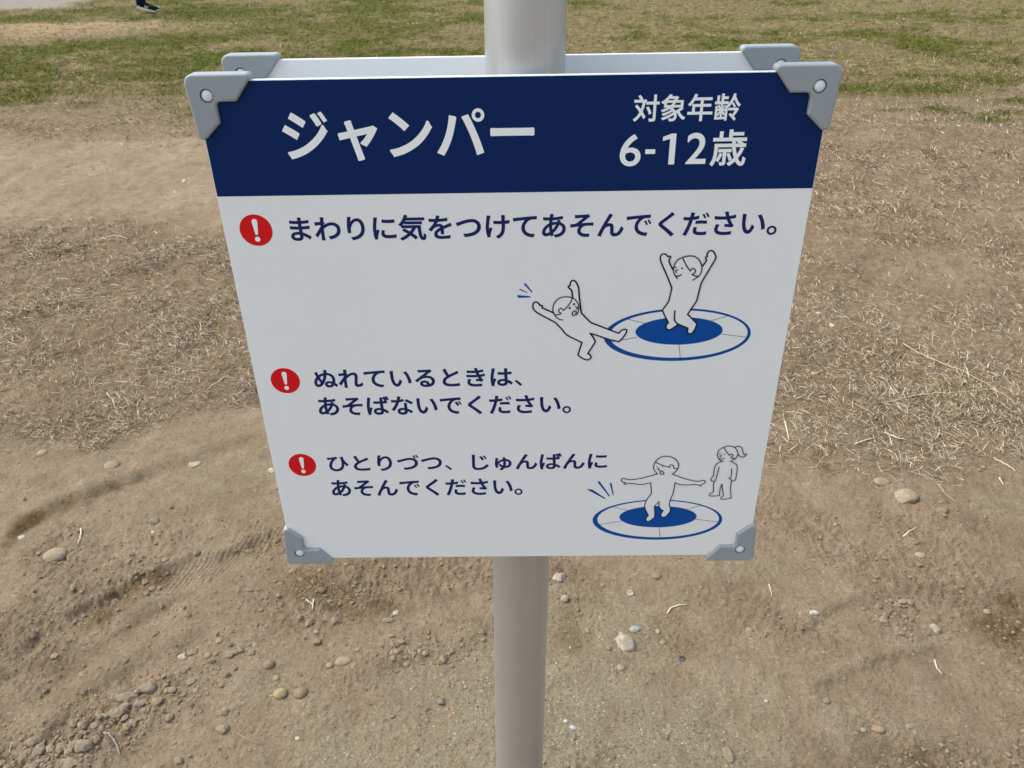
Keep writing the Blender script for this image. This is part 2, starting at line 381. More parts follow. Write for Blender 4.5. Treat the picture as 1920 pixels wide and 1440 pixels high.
def strands(name, x, y, length, width, lift, curl, tint, seg=3, sink=0.002, yaw=None, **props):
    n = len(x); yaw = rng.random(n) * 2 * math.pi if yaw is None else yaw
    t = np.linspace(0, 1, seg + 1); far_ = np.clip((np.hypot(x - CAM[0], y - CAM[1]) - 2.2) / 2.2, 0, 1.6) if name in ('dry_straw',) else 0
    length = length * (1 + .5 * far_); width = width * (1 + .6 * far_)
    bend = (rng.random(n) - .5) * 2 * curl
    V = np.zeros((n, (seg + 1) * 2, 3)); px = x.copy(); py = y.copy()
    z0 = height(x, y) - sink
    pitch0 = lift * (rng.random(n) ** 1.5) ; arch = rng.random(n) * 0.9
    for i, tt in enumerate(t):
        a = yaw + bend * tt
        if i > 0:
            px = px + np.cos(a) * length / seg; py = py + np.sin(a) * length / seg
        zz = z0 + sink + 0.0012 + length * pitch0 * (tt - arch * tt * tt)
        gx = height(px, py) + 0.0008
        zz = np.maximum(zz, gx) if i > 0 else z0
        wv = width * (1 - 0.75 * tt ** 2) * 0.5
        V[:, i * 2, 0] = px - np.sin(a) * wv; V[:, i * 2, 1] = py + np.cos(a) * wv; V[:, i * 2, 2] = zz - wv * .4
        V[:, i * 2 + 1, 0] = px + np.sin(a) * wv; V[:, i * 2 + 1, 1] = py - np.cos(a) * wv; V[:, i * 2 + 1, 2] = zz + wv * .4
    base = np.arange(n)[:, None, None] * (seg + 1) * 2
    f = np.array([[2 * i, 2 * i + 2, 2 * i + 3, 2 * i + 1] for i in range(seg)])[None] + base
    me = mesh_np(name, V.reshape(-1, 3), f.reshape(-1), np.full(n * seg, 4), STRAND, smooth=False)
    add_col(me, 'tint', np.repeat(tint, (seg + 1) * 2, 0))
    return link(name, me, **props)

def pick(n, palette, wts, jitter=0.25):
    pal = np.array(palette); k = rng.choice(len(pal), n, p=np.array(wts) / sum(wts))
    return np.clip(pal[k] * (1 + (rng.random((n, 1)) - .5) * 2 * jitter), 0.005, 0.9)

def scatter(n, ymin, ymax, dens, power=1.0, marg=1.08):
    """points in the wedge of ground in front of the camera; thinned by dens(x, y)"""
    D0, D1 = ymin + .787, ymax + .787
    r = rng.random(n)
    D = (D0 ** (1 - power) + r * (D1 ** (1 - power) - D0 ** (1 - power))) ** (1 / (1 - power)) if power != 1 else D0 * (D1 / D0) ** r
    yy = D - .787; xx = (rng.random(n) * 2 - 1) * (1.10 + .72 * np.maximum(yy, 0)) * marg
    keep = rng.random(n) < dens(xx, yy)
    return xx[keep], yy[keep]

def clump(x, y, f, seed, lo=-.2, hi=.45): return sstep(lo, hi, fbm(x, y, f, 3, seed))

def d_straw(x, y):
    s = zones(x, y)[0]
    behind = (np.abs(x) < 0.25 + 0.30 * y) & (y > 0.6) & (y < 4.5)
    return s * (0.22 + 0.9 * clump(x, y, 4.5, 71)) * (.45 + .65 * clump(x, y, 1.1, 72, -.4, .3)) * np.where(behind, 0.25, 1) * (1 - sstep(6.3, 7.2, y) * .5)
STRAWP = [(.36, .28, .18), (.54, .46, .345), (.38, .34, .285), (.225, .160, .10), (.120, .080, .048), (.35, .255, .14)]
x, y = scatter(420000, 1.0, 4.6, d_straw, 1.25)
n = len(x); print('straw near', n)
strands('dry_straw', x, y, rng.uniform(.006, .028, n) * (1 + .8 * (rng.random(n) < .12)), rng.uniform(.0009, .0026, n), .7, .9, pick(n, STRAWP, [3.5, 2.2, 2.6, 6, 6, 2.5]), 2,
        kind='stuff', label='matted short dry straw covering the soil behind the board', category='straw')
def d_long(x, y):
    s = zones(x, y)[0]
    return s * (clump(x, y, 3.0, 75, 0, .5) * .9 + np.where(x > 0.4, 1.3, .6) * smoothblock(x, y, np.where(x > 0, 1.3, -1.6), np.where(x > 0, 1.35, 1.9), 1.0, .28) + .08)
x, y = scatter(24000, .95, 2.6, d_long, 1.3)
n = len(x); print('straw long', n)
strands('long_straw', x, y, rng.uniform(.018, .055, n), rng.uniform(.0010, .0023, n), .30, 0.7, pick(n, STRAWP, [5, 5, 3, 2, 1, 3]), 4, yaw=None,
        kind='stuff', label='longer bleached straw stalks lying in tangled drifts', category='straw')
x, y = scatter(190000, 4.3, 8.0, d_straw, 1.2)
n = len(x); print('straw mid', n)
strands('faded_turf', x, y, rng.uniform(.018, .050, n), rng.uniform(.0025, .0055, n), .80, 1.2, pick(n, STRAWP, [4, 2, 2, 6, 6, 3]), 1,
        kind='stuff', label='faded dry turf in the middle distance', category='dry grass')
def d_green(x, y):
    s, g, _, _, r = zones(x, y)
    return (1 - r) * np.clip(.42 * sstep(6, 7, y) + g, 0, 1)
x, y = scatter(330000, 4.8, 19.5, d_green, 1.7)
n = len(x); g = zones(x, y)[1]; print('green', n)
tg = pick(n, [(.065, .085, .008), (.105, .120, .012), (.155, .150, .022), (.038, .080, .010)], [4, 4, 4, 2])
dry = pick(n, [(.24, .20, .095), (.38, .31, .21), (.14, .095, .045), (.17, .155, .042)], [4, 1.6, 4, 5])
isg = rng.random(n) < (0.06 + .92 * g * clump(x, y, 1.6, 81, -.6, .1))
strands('grass', x, y, rng.uniform(.020, .055, n), rng.uniform(.003, .007, n) * (1 + sstep(9, 16, y) * .6), 1.5, 1.0, np.where(isg[:, None], tg, dry), 1,
        kind='stuff', label='patchy winter grass, green and brown, far behind the sign', category='grass')
# stray pieces of straw on bare soil
x, y = scatter(2600, -.05, 1.4, lambda a, b: .10 + .9 * sstep(.75, 1.15, b) * clump(a, b, 3, 83), 1.2)
n = len(x)
strands('stray_straw', x, y, rng.uniform(.006, .028, n), rng.uniform(.0007, .0015, n), .15, 1.0, pick(n, STRAWP, [4, 2, 2, 4, 4, 1]), 3,
        kind='stuff', label='stray bits of straw scattered over the bare soil', category='straw')
x, y = scatter(2600, -.05, 1.5, lambda a, b: .45 + 0 * a, 1.2); n = len(x)
strands('soil_debris', x, y, rng.uniform(.003, .010, n), rng.uniform(.0010, .0026, n), .2, .6, pick(n, [(.10, .072, .045), (.15, .11, .07), (.055, .045, .035)], [3, 3, 1]), 1,
        kind='stuff', label='tiny dark flecks of bark and root in the bare soil', category='debris')
x, y = scatter(5200, 4.9, 17, lambda a, b: .35 + .5 * sstep(0, 3, a), 1.6); n = len(x)
strands('leaf_litter', x, y, rng.uniform(.012, .035, n), rng.uniform(.008, .016, n), .8, .4, pick(n, [(.42, .38, .32), (.50, .47, .42), (.12, .085, .055), (.30, .26, .21)], [3, 1.5, 4, 2]), 1,
        kind='stuff', label='pale and brown leaf litter caught in the far grass', category='leaf litter')
# fibrous dead roots around the broken soil
def at_spots(spots, n_each, r):
    X, Y = [], []
    for sx, sy, k in spots:
        q = int(n_each * k); X.append(sx + rng.normal(0, r, q)); Y.append(sy + rng.normal(0, r * .8, q))
    return np.concatenate(X), np.concatenate(Y)
x, y = at_spots([(-.53, .655, 1.3), (-.47, .60, 1), (-.56, .50, .7), (-.43, .70, .7), (.37, .45, 0.9), (.34, .51, .4)], 130, .035)
n = len(x)
strands('dead_roots', x, y, rng.uniform(.012, .040, n), rng.uniform(.0006, .0012, n), .5, 1.8, pick(n, [(.15, .10, .055), (.24, .17, .09), (.33, .25, .13)], [3, 3, 1]), 4,
        kind='stuff', label='fine dead roots sticking out of the broken soil', category='roots')

# ------------------------------------------------------------------ crumbs and gravel
def icos(level):
    bm = bmesh.new(); bmesh.ops.create_icosphere(bm, subdivisions=level, radius=1.0)
    v = np.array([q.co[:] for q in bm.verts]); f = np.array([[q.index for q in t.verts] for t in bm.faces]); bm.free(); return v, f
def grains(name, x, y, r, tint, flat=.6, sink=.25, **props):
    v, f = icos(1); n = len(x); nv = len(v)
    sc = np.stack([rng.uniform(.7, 1.3, n), rng.uniform(.7, 1.3, n), rng.uniform(.5, .95, n) * flat / .6], 1) * r[:, None]
    a = rng.random(n) * 2 * math.pi; ca, sa = np.cos(a), np.sin(a)
    jit = 1 + (rng.random((n, nv)) - .5) * .5
    W = v[None] * jit[:, :, None] * sc[:, None, :]
    X = W[..., 0] * ca[:, None] - W[..., 1] * sa[:, None]; Y = W[..., 0] * sa[:, None] + W[..., 1] * ca[:, None]
    V = np.stack([X + x[:, None], Y + y[:, None], W[..., 2] + (height(x, y) + r * flat * (1 - 2 * sink) * .5)[:, None]], -1)
    F = (f[None] + (np.arange(n) * nv)[:, None, None]).reshape(-1)
    me = mesh_np(name, V.reshape(-1, 3), F, np.full(n * len(f), 3), STONEM, smooth=False)
    add_col(me, 'tint', np.repeat(tint, nv, 0))
    return link(name, me, **props)

def stone_mat():
    m, nt, p = new_mat('stone_and_soil_lumps')
    c = N(nt, 'ShaderNodeAttribute', attribute_name='tint').outputs['Color']
    geo = N(nt, 'ShaderNodeNewGeometry'); P = geo.outputs['Position']
    a = noise(nt, 160, 5, .65, P); b = noise(nt, 700, 3, .7, P)
    col = mix(nt, .6, c, ramp(nt, a.outputs['Fac'], [(.3, (.55, .53, .50)), (.5, (1, 1, 1)), (.7, (1.35, 1.35, 1.33))]).outputs['Color'], 'MULTIPLY')
    # dust of the soil settles on them
    dust = ramp(nt, noise(nt, 60, 3, .6, P).outputs['Fac'], [(.42, (0, 0, 0)), (.60, (.85, .85, .85))]).outputs['Color']
    col = mix(nt, math_(nt, 'MULTIPLY', dust, .75), col, (.235, .180, .120))
    nt.links.new(col, p.inputs['Base Color']); p.inputs['Roughness'].default_value = .9; p.inputs['Specular IOR Level'].default_value = .2
    n = bump(nt, a.outputs['Fac'], .0016, .8); n = bump(nt, b.outputs['Fac'], .0006, .8, n); nt.links.new(n, p.inputs['Normal'])
    return m
STONEM = stone_mat()
SOIL = [(.2404, .1791, .1204), (.2029, .1496, .0974), (.2777, .2106, .1456)]
x, y = scatter(46000, -.1, 1.6, lambda a, b: np.clip(crumbliness(a, b) * .9 + .10, 0, 1), 1.3); n = len(x); print('crumbs', n)
grains('soil_crumbs', x, y, np.clip(rng.lognormal(-6.35, .50, n), .0008, .0075), pick(n, SOIL, [2, 2, 1], .15), kind='stuff',
       label='loose crumbs of dry soil along ruts and furrows', category='soil')
x, y = scatter(8000, -.1, 1.1, lambda a, b: np.clip(zones(a, b)[3] * .7 + .05, 0, 1), 1.4); n = len(x)
grains('gravel', x, y, np.clip(rng.lognormal(-6.9, .42, n), .0006, .0035), pick(n, [(.48, .46, .42), (.34, .30, .25), (.16, .14, .12), (.36, .27, .15)], [.7, 3, 2, 1]), kind='stuff',
       label='fine pale and dark gravel specks in the soil near the post', category='gravel')

q = 360; x = -.86 + rng.normal(0, .11, q); y = .235 + (x + .86) * .75 + rng.normal(0, .045, q)
x = np.concatenate([x, -.50 + rng.normal(0, .09, 90), -.25 + rng.normal(0, .09, 90), .86 + rng.normal(0, .03, 60), -1.0 + rng.normal(0, .12, 120)])
y = np.concatenate([y, .58 + rng.normal(0, .07, 90), .43 + rng.normal(0, .025, 90), .52 + rng.normal(0, .05, 60), .62 + rng.normal(0, .12, 120)]); n = len(x)
grains('mud_lumps', x, y, np.clip(rng.lognormal(-5.55, .50, n), .0020, .010), pick(n, [(.2424, .1817, .1228), (.2115, .1570, .1063)], [1, 1], .10), kind='stuff',
       label='small lumps of broken dried mud in the heap and furrows', category='soil')

# ------------------------------------------------------------------ stones and clods one can pick out
STONES = [
(-1.197, 0.739, 57.5, 49.7, 21.8, 'tan', 'stone', 'large smooth rounded tan stone on bare soil at the far left'),
(-1.325, 0.813, 18.4, 20.2, 8.5, 'white', 'stone', 'small bright white stone on damp brown soil near the left edge'),
(-1.221, 1.123, 44.5, 43.6, 17.5, 'tan', 'stone', 'grey-tan stone just above the dark groove, left of the pale oval one'),
(-0.974, 1.13, 43.0, 31.7, 13.1, 'pale', 'stone', 'pale oval stone lying right of the grey-tan one above the groove'),
(-0.733, 1.095, 22.0, 26.1, 11.2, 'yellow', 'pebble', 'pale yellow pebble close beside the left edge of the sign board'),
(-1.466, 1.193, 31.0, 30.7, 11.7, 'tan', 'stone', 'half-buried tan stone at the foot of the left straw patch'),
(-0.998, 0.878, 28.9, 25.4, 11.1, 'clod', 'clod', 'lone brown earth clod below the groove, above the tyre print'),
(-0.979, 0.826, 12.7, 14.0, 6.2, 'yellow', 'pebble', 'tiny cream pebble just below a lone brown clod above the tyre print'),
(-0.789, 0.328, 45.1, 29.1, 14.9, 'clod', 'clod', 'long grey slab of dried mud at the upper right of the crumbled heap'),
(-0.827, 0.308, 51.4, 26.5, 13.5, 'clod', 'clod', 'widest grey slab of dried mud at the top of the crumbled heap'),
(-0.794, 0.291, 28.8, 21.3, 11.0, 'clod', 'clod', 'grey mud lump just under the two long slabs of the heap'),
(-0.853, 0.26, 34.9, 19.9, 10.2, 'clod', 'clod', 'flat oval mud lump left of centre in the crumbled heap'),
(-0.825, 0.266, 26.2, 28.0, 14.4, 'clod', 'clod', 'round mud lump right of the flat oval one in the heap'),
(-0.791, 0.243, 21.6, 31.7, 11.9, 'clod', 'clod', 'upright mud lump at the right side of the crumbled heap'),
(-0.95, 0.182, 31.4, 29.2, 14.9, 'clod', 'clod', 'round mud lump at the left end of the crumbled heap'),
(-0.863, 0.189, 44.0, 28.9, 15.0, 'clod', 'clod', 'big smooth mud lump low in the middle of the heap'),
(-0.876, 0.157, 39.1, 26.1, 13.6, 'clod', 'clod', 'dark mud lump at the bottom edge of the frame, lower left'),
(-0.754, 0.421, 23.6, 19.3, 9.7, 'pale', 'stone', 'small pale pinkish stone on bare soil above the mud heap'),
(-0.695, 0.417, 15.3, 15.3, 7.8, 'tan', 'pebble', 'small tan pebble just right of the pale pinkish stone'),
(-0.555, 0.394, 23.3, 24.7, 12.8, 'brown', 'stone', 'upright egg-shaped brown stone above the yellow-tan round one'),
(-0.531, 0.362, 14.9, 14.4, 7.6, 'tan', 'pebble', 'pebble between the egg-shaped brown stone and the yellow-tan round one'),
(-0.512, 0.321, 29.2, 26.8, 14.2, 'ochre', 'stone', 'round yellow-tan stone, left one of a side-by-side pair'),
(-0.468, 0.322, 30.3, 27.9, 14.8, 'brown', 'stone', 'round dark brown stone, right one of a side-by-side pair'),
(-0.422, 0.395, 16.3, 14.6, 7.7, 'tan', 'pebble', 'small tan pebble touching the left end of the oval stone'),
(-0.393, 0.405, 38.6, 24.5, 12.9, 'tan', 'stone', 'oval tan stone midway between the brown pair and the post'),
(-0.171, 0.3, 22.1, 20.2, 11.0, 'dark', 'stone', 'angular purple-grey stone left of the post foot'),
(-0.149, 0.268, 13.1, 9.8, 5.4, 'orange', 'pebble', 'flat orange brick chip below the angular purple-grey stone'),
(-0.21, 0.192, 13.6, 9.3, 5.2, 'orange', 'pebble', 'orange-brown pebble near the bottom edge left of the post'),
(-0.294, 0.538, 14.9, 16.0, 8.2, 'white', 'pebble', 'whitish pebble at the end of an earth clod left of the post'),
(-0.309, 0.517, 29.6, 14.5, 7.5, 'clod', 'clod', 'elongated earth clod ending at a whitish pebble'),
(-0.449, 0.215, 12.7, 9.7, 5.2, 'yellow', 'pebble', 'pale yellow flake near the bottom edge below the round brown stone'),
(-0.602, 0.231, 27.8, 22.1, 11.8, 'clod', 'clod', 'dark earth lump right of the mud heap, below its smaller neighbour'),
(-0.613, 0.275, 21.9, 18.3, 9.6, 'clod', 'clod', 'knobbly earth lump between the mud heap and the yellow-tan stone'),
(-0.669, 0.164, 22.7, 19.1, 10.2, 'clod', 'clod', 'earth lump at the bottom edge right of the mud heap'),
(0.091, 0.654, 35.3, 33.0, 16.5, 'pale', 'stone', 'pale angular stone just right of the post below the board'),
(0.102, 0.583, 22.8, 23.2, 11.8, 'tan', 'stone', 'rounded tan stone under the pale angular one by the post'),
(0.231, 0.447, 43.9, 55.6, 24.2, 'pale', 'stone', 'large light grey upright stone right of the post'),
(0.256, 0.487, 27.8, 19.2, 10.0, 'grey', 'stone', 'small blue-grey stone touching the top of the large light grey stone'),
(0.192, 0.435, 15.4, 14.8, 7.8, 'brown', 'pebble', 'little brown pebble close left of the large light grey stone'),
(0.213, 0.383, 18.4, 16.6, 8.9, 'tan', 'pebble', 'flat tan pebble straight below the large light grey stone'),
(0.315, 0.452, 14.3, 12.5, 6.5, 'ochre', 'pebble', 'small ochre pebble right of the large light grey stone'),
(0.307, 0.482, 12.1, 17.7, 6.6, 'pale', 'pebble', 'small pale pebble above the small ochre one'),
(0.349, 0.406, 17.4, 14.6, 7.7, 'navy', 'chip', 'dark blue-black chip lying on bare soil right of the post'),
(0.514, 0.48, 18.1, 18.1, 9.3, 'orange', 'pebble', 'orange-brown pebble below the lower right corner of the board'),
(0.26, 0.595, 17.8, 21.1, 9.8, 'pale', 'pebble', 'pale cream pebble under the board right of the post'),
(0.329, 0.646, 24.7, 20.1, 10.0, 'brown', 'stone', 'brown half-buried stone right below the board edge'),
(0.101, 0.237, 18.1, 10.7, 5.9, 'white', 'chip', 'white angular chip near the post at the bottom'),
(0.087, 0.253, 9.7, 8.6, 4.7, 'white', 'chip', 'tiny lavender-white chip just above the larger white chip'),
(0.399, 0.178, 22.7, 43.1, 12.5, 'clod', 'stone', 'flat upright grey-tan slab sunk in soil at the bottom edge'),
(0.502, 0.293, 9.9, 9.0, 4.8, 'white', 'pebble', 'tiny pale pebble alone in the bare area right of the slab'),
(0.67, 0.52, 23.3, 16.2, 8.1, 'white', 'stone', 'white flat stone on bare soil right of the sign board'),
(0.927, 0.473, 26.3, 27.0, 13.2, 'pale', 'stone', 'smooth beige stone beside the crumbs at the right'),
(0.702, 0.221, 25.3, 17.5, 9.3, 'orange', 'stone', 'orange-brown half-buried stone near the bottom right'),
(0.673, 0.221, 12.6, 12.0, 6.4, 'tan', 'pebble', 'tan pebble just left of the orange-brown half-buried stone'),
(1.116, 0.863, 42.6, 25.2, 10.9, 'brown', 'stone', 'flat brown rock below the pale block in the straw margin'),
(0.824, 0.826, 14.0, 15.2, 6.9, 'orange', 'pebble', 'small reddish pebble right of the board below the straw'),
(0.79, 0.714, 24.0, 17.2, 8.1, 'dark', 'stone', 'dark flat stone half sunk right of the board corner'),
(0.991, 0.704, 27.9, 20.7, 9.5, 'tan', 'stone', 'tan stone above the crumbled furrow on the right'),
(0.623, 0.288, 17.5, 14.8, 7.8, 'brown', 'pebble', 'brown pebble pressed into soil above the orange-brown stone'),
(1.049, 0.926, 64.1, 63.1, 27.2, 'tan', 'stone', 'large pale tan block half buried in front of the right straw'),
(1.009, 0.995, 47.9, 36.6, 15.6, 'tan', 'stone', 'flat angular tan stone left above the large tan block'),
(1.189, 1.949, 22.5, 33.7, 11.2, 'white', 'stone', 'small white stone in the dry grass right of the board'),
(1.174, 2.057, 23.2, 21.3, 6.9, 'white', 'chip', 'thin white flake just above the small white stone in dry grass'),
(1.061, 0.517, 17.1, 15.6, 7.4, 'tan', 'pebble', 'tan pebble near the damp patch at the right edge'),
(1.019, 1.61, 33.3, 24.9, 9.2, 'pale', 'stone', 'pale half-buried stone in dry grass close to the board edge'),
(-2.078, 4.1, 36.4, 69.2, 14.6, 'white', 'pebble', 'small white pebble on the distant bare soil left of the board')]

TINT = dict(tan=(.30, .235, .16), pale=(.37, .33, .27), white=(.47, .455, .44), yellow=(.44, .38, .26), ochre=(.31, .24, .13), brown=(.22, .155, .10),
            grey=(.27, .285, .27), dark=(.17, .14, .135), navy=(.035, .035, .06), orange=(.30, .19, .115), clod=(.21, .170, .120))
def stone(x, y, w, d, h, tint, cat, label, i):
    lvl = 3 if w > 14 else 2
    v, f = icos(lvl); w, d, h = w / 2000, d / 2000, h / 1000
    R = np.random.default_rng(100 + i)
    rough = dict(tan=.07, pale=.16, white=.14, yellow=.10, ochre=.07, brown=.08, grey=.10, dark=.20, navy=.22, orange=.12, clod=.30)[tint]
    if tint in ('pale', 'dark', 'navy', 'white', 'clod') or cat == 'chip' or 'block' in label or 'slab' in label or 'angular' in label:
        for k in range(9 if tint != 'clod' else 14):     # cut a few facets
            nn = R.normal(size=3); nn /= np.linalg.norm(nn); t = R.uniform(.62, .88)
            dd = v @ nn; o = np.maximum(dd - t, 0); v = v - o[:, None] * nn[None] * .92
    q = v * 1.7 + i * 7.3
    s = 1 + rough * (vnoise(q[:, 0] + q[:, 2] * .7, q[:, 1] - q[:, 2] * .6, 5) + .5 * vnoise(q[:, 0] * 2.2 - q[:, 2] * 1.9, q[:, 1] * 2.2 + q[:, 2] * 1.3, 6)
                     + .3 * vnoise(q[:, 0] * 5 + q[:, 2] * 4, q[:, 1] * 5 - q[:, 2] * 4, 7))
    a = R.uniform(-.35, .35) if w > d * 1.1 else R.uniform(-1.5, 1.5) * (abs(w - d) < .3 * w)
    P = v * s[:, None] * np.array([w, d, h * .62])
    ca, sa = math.cos(a), math.sin(a); P = np.stack([P[:, 0] * ca - P[:, 1] * sa, P[:, 0] * sa + P[:, 1] * ca, P[:, 2]], 1)
    me = mesh_np(cat, P, f.ravel(), np.full(len(f), 3), STONEM)
    col = np.array(TINT[tint]); add_col(me, 'tint', np.repeat(col[None], len(P), 0))
    name = dict(clod='earth_clod', chip='stone_chip').get(cat, cat)
    grp = 'lumps of dried mud and earth' if cat == 'clod' else 'stones and pebbles on the bare soil'
    link(name, me, loc=(x, y, H1(x, y) + h * .10), label=label, category=cat, group=grp)
for i, s in enumerate(STONES): stone(*s, i)

# ------------------------------------------------------------------ single stalks
def stalk(pts, r, tint, label, cat='straw', name='straw_stalk', lift=.002):
    P = smooth_path([(a, b, 0) for a, b in pts], 5); P[:, 2] = height(P[:, 0], P[:, 1]) + r + .0005
    P[:, 2] += lift * np.sin(np.linspace(0, math.pi, len(P)))
    o0 = P[0].copy(); P = P - o0; k = 6; V = []
    for i, c in enumerate(P):
        d = P[min(i + 1, len(P) - 1)] - P[max(i - 1, 0)]; d /= np.linalg.norm(d)
        s = np.cross(d, (0, 0, 1)); s /= np.linalg.norm(s); u = np.cross(s, d); rr = r * (1 - .55 * i / (len(P) - 1))
        for j in range(k):
            t = 2 * math.pi * j / k; V.append(c + s * rr * math.cos(t) * 1.25 + u * rr * math.sin(t) * .7)
    F = []
    for i in range(len(P) - 1):
        for j in range(k): F += [i * k + j, i * k + (j + 1) % k, (i + 1) * k + (j + 1) % k, (i + 1) * k + j]
    c = [4] * (len(F) // 4); F += list(range(k))[::-1] + [(len(P) - 1) * k + j for j in range(k)]; c += [k, k]
    me = mesh_np(name, np.array(V), np.array(F), np.array(c), STRAND); add_col(me, 'tint', np.repeat(np.array([tint]), len(V), 0))
    link(name, me, loc=o0, label=label, category=cat, group='single stalks lying on the soil')
BLEACH, GOLD, DUN = (.60, .53, .42), (.52, .42, .25), (.30, .23, .15)
stalk([(0.337, 0.532), (0.352, 0.549), (0.386, 0.555)], 0.0016, BLEACH, 'pale curved husk beside the ochre root tangle')
stalk([(0.593, 0.615), (0.591, 0.577)], 0.0011, BLEACH, 'short upright-looking pale stalk below the board corner')
stalk([(0.975, 0.769), (1.024, 0.807)], 0.0016, BLEACH, 'split pale straw on bare soil right of the board')
stalk([(0.89, 0.393), (0.883, 0.368), (0.886, 0.353)], 0.0015, BLEACH, 'small hooked white straw on bare soil at the lower right')
stalk([(-1.179, 0.841), (-1.166, 0.809), (-1.159, 0.782)], 0.0018, BLEACH, 'bleached curved straw above the large tan stone')
stalk([(-1.001, 0.835), (-0.979, 0.805), (-0.964, 0.782)], 0.0013, DUN, 'thin brown twig standing out beside the cream pebble')
stalk([(-0.839, 0.224), (-0.817, 0.21), (-0.802, 0.196), (-0.786, 0.174)], 0.0022, (.27,.24,.20), 'grey crooked twig lying in the mud heap')
stalk([(-0.516, 0.581), (-0.492, 0.56)], 0.0015, BLEACH, 'one arm of a small white forked twig under the board')
stalk([(-0.497, 0.581), (-0.493, 0.547)], 0.0015, BLEACH, 'other arm of a small white forked twig under the board')
stalk([(1.393, 1.789), (1.474, 1.649), (1.549, 1.537), (1.584, 1.369)], 0.0022, GOLD, 'long bent golden stalk running to the right edge')
stalk([(1.182, 1.403), (1.33, 1.446), (1.451, 1.464), (1.586, 1.471)], 0.0018, GOLD, 'long nearly straight stalk under the bent golden one')
stalk([(1.23, 1.314), (1.33, 1.407), (1.521, 1.61)], 0.0012, DUN, 'thin dun stalk crossing the two long stalks')
stalk([(0.823, 1.292), (0.809, 1.199)], 0.0024, BLEACH, 'thick white straw close to the right edge of the board')
stalk([(1.103, 1.222), (1.131, 1.193), (1.156, 1.187)], 0.0024, BLEACH, 'thick pale straw in the middle of the right drift')
stalk([(0.993, 1.165), (1.058, 1.189)], 0.0018, BLEACH, 'pale straw left of the thick one in the right drift')
stalk([(1.367, 1.092), (1.39, 1.048), (1.395, 1.028)], 0.0018, BLEACH, 'bright straw at the lower edge of the right drift')
stalk([(-1.425, 1.547), (-1.376, 1.487), (-1.332, 1.41)], 0.0016, BLEACH, 'bleached stalk standing in the left straw')
stalk([(-1.074, 1.558), (-1.053, 1.623), (-1.034, 1.679)], 0.0016, GOLD, 'straight golden stalk in the left straw by the board')
stalk([(-2.122, 3.047), (-2.077, 3.1), (-1.984, 3.042)], 0.003, BLEACH, 'grey forked twig on the far edge of the left straw')
stalk([(-0.57, 0.222), (-0.548, 0.208), (-0.513, 0.196)], 0.001, DUN, 'thin curved rootlet on bare soil right of the mud heap')
stalk([(1.155, 0.979), (1.156, 0.939), (1.168, 0.898)], 0.001, GOLD, 'thin curved stalk arching below the right straw')
stalk([(1.335, 1.0), (1.331, 0.969)], 0.0018, BLEACH, 'short white straw alone below the right drift')

# ------------------------------------------------------------------ the sign
W, TOP = 0.6, 1.26786
M_WHITE = flat_mat('white_board_lacquer', (.80, .815, .815), .42, spec=.4, var=.008, scale=6)
M_NAVY = flat_mat('navy_print', (.0015, .0185, .100), .5, spec=.12, var=.03, scale=8)
M_INK = flat_mat('navy_letter_print', (.010, .019, .105), .5, spec=.15, var=.02)
M_LETTER = flat_mat('white_letter_print', (.87, .90, .89), .45, spec=.3, var=.01)
M_RED = flat_mat('red_print', (.66, .010, .015), .5, spec=.12, var=.02)
M_BLUE = flat_mat('blue_print', (.002, .070, .32), .5, spec=.12, var=.02)
M_LINE = flat_mat('dark_line_print', (.012, .012, .028), .5, spec=.12, var=.02)
M_PAPER = flat_mat('white_print', (.795, .81, .81), .42, spec=.4, var=.008, scale=6)
M_BRACKET = flat_mat('grey_moulded_plastic', (.285, .315, .335), .48, spec=.45, var=.035, scale=25, bmp=.0002)
M_CAP = flat_mat('white_cap_plastic', (.74, .76, .79), .38, spec=.5, var=.02)

def alu_mat():
    m, nt, p = new_mat('satin_aluminium_tube')
    tc = N(nt, 'ShaderNodeTexCoord'); mp = N(nt, 'ShaderNodeMapping'); mp.inputs['Scale'].default_value = (260, 260, 1.2)
    nt.links.new(tc.outputs['Object'], mp.inputs['Vector'])
    n = noise(nt, 1.0, 3, .5, mp.outputs[0]); n2 = noise(nt, 30, 4, .6, tc.outputs['Object'])
    r = ramp(nt, n.outputs['Fac'], [(.3, (.52, .53, .535)), (.7, (.55, .56, .565))])
    nt.links.new(mix(nt, .2, r.outputs['Color'], ramp(nt, n2.outputs['Fac'], [(.35, (.50, .505, .51)), (.65, (.58, .585, .59))]).outputs['Color']), p.inputs['Base Color'])
    p.inputs['Metallic'].default_value = .75; p.inputs['Roughness'].default_value = .38
    return m
M_ALU = alu_mat()

BASE = Vector((-.0079, .0625, H1(-.0079, .0625)))
sign = bpy.data.objects.new('playground_sign', None); COL.objects.link(sign); sign.location = BASE; WLOC[sign.name] = BASE
sign['label'] = 'white and navy playground rules board on a round aluminium post'; sign['category'] = 'sign'

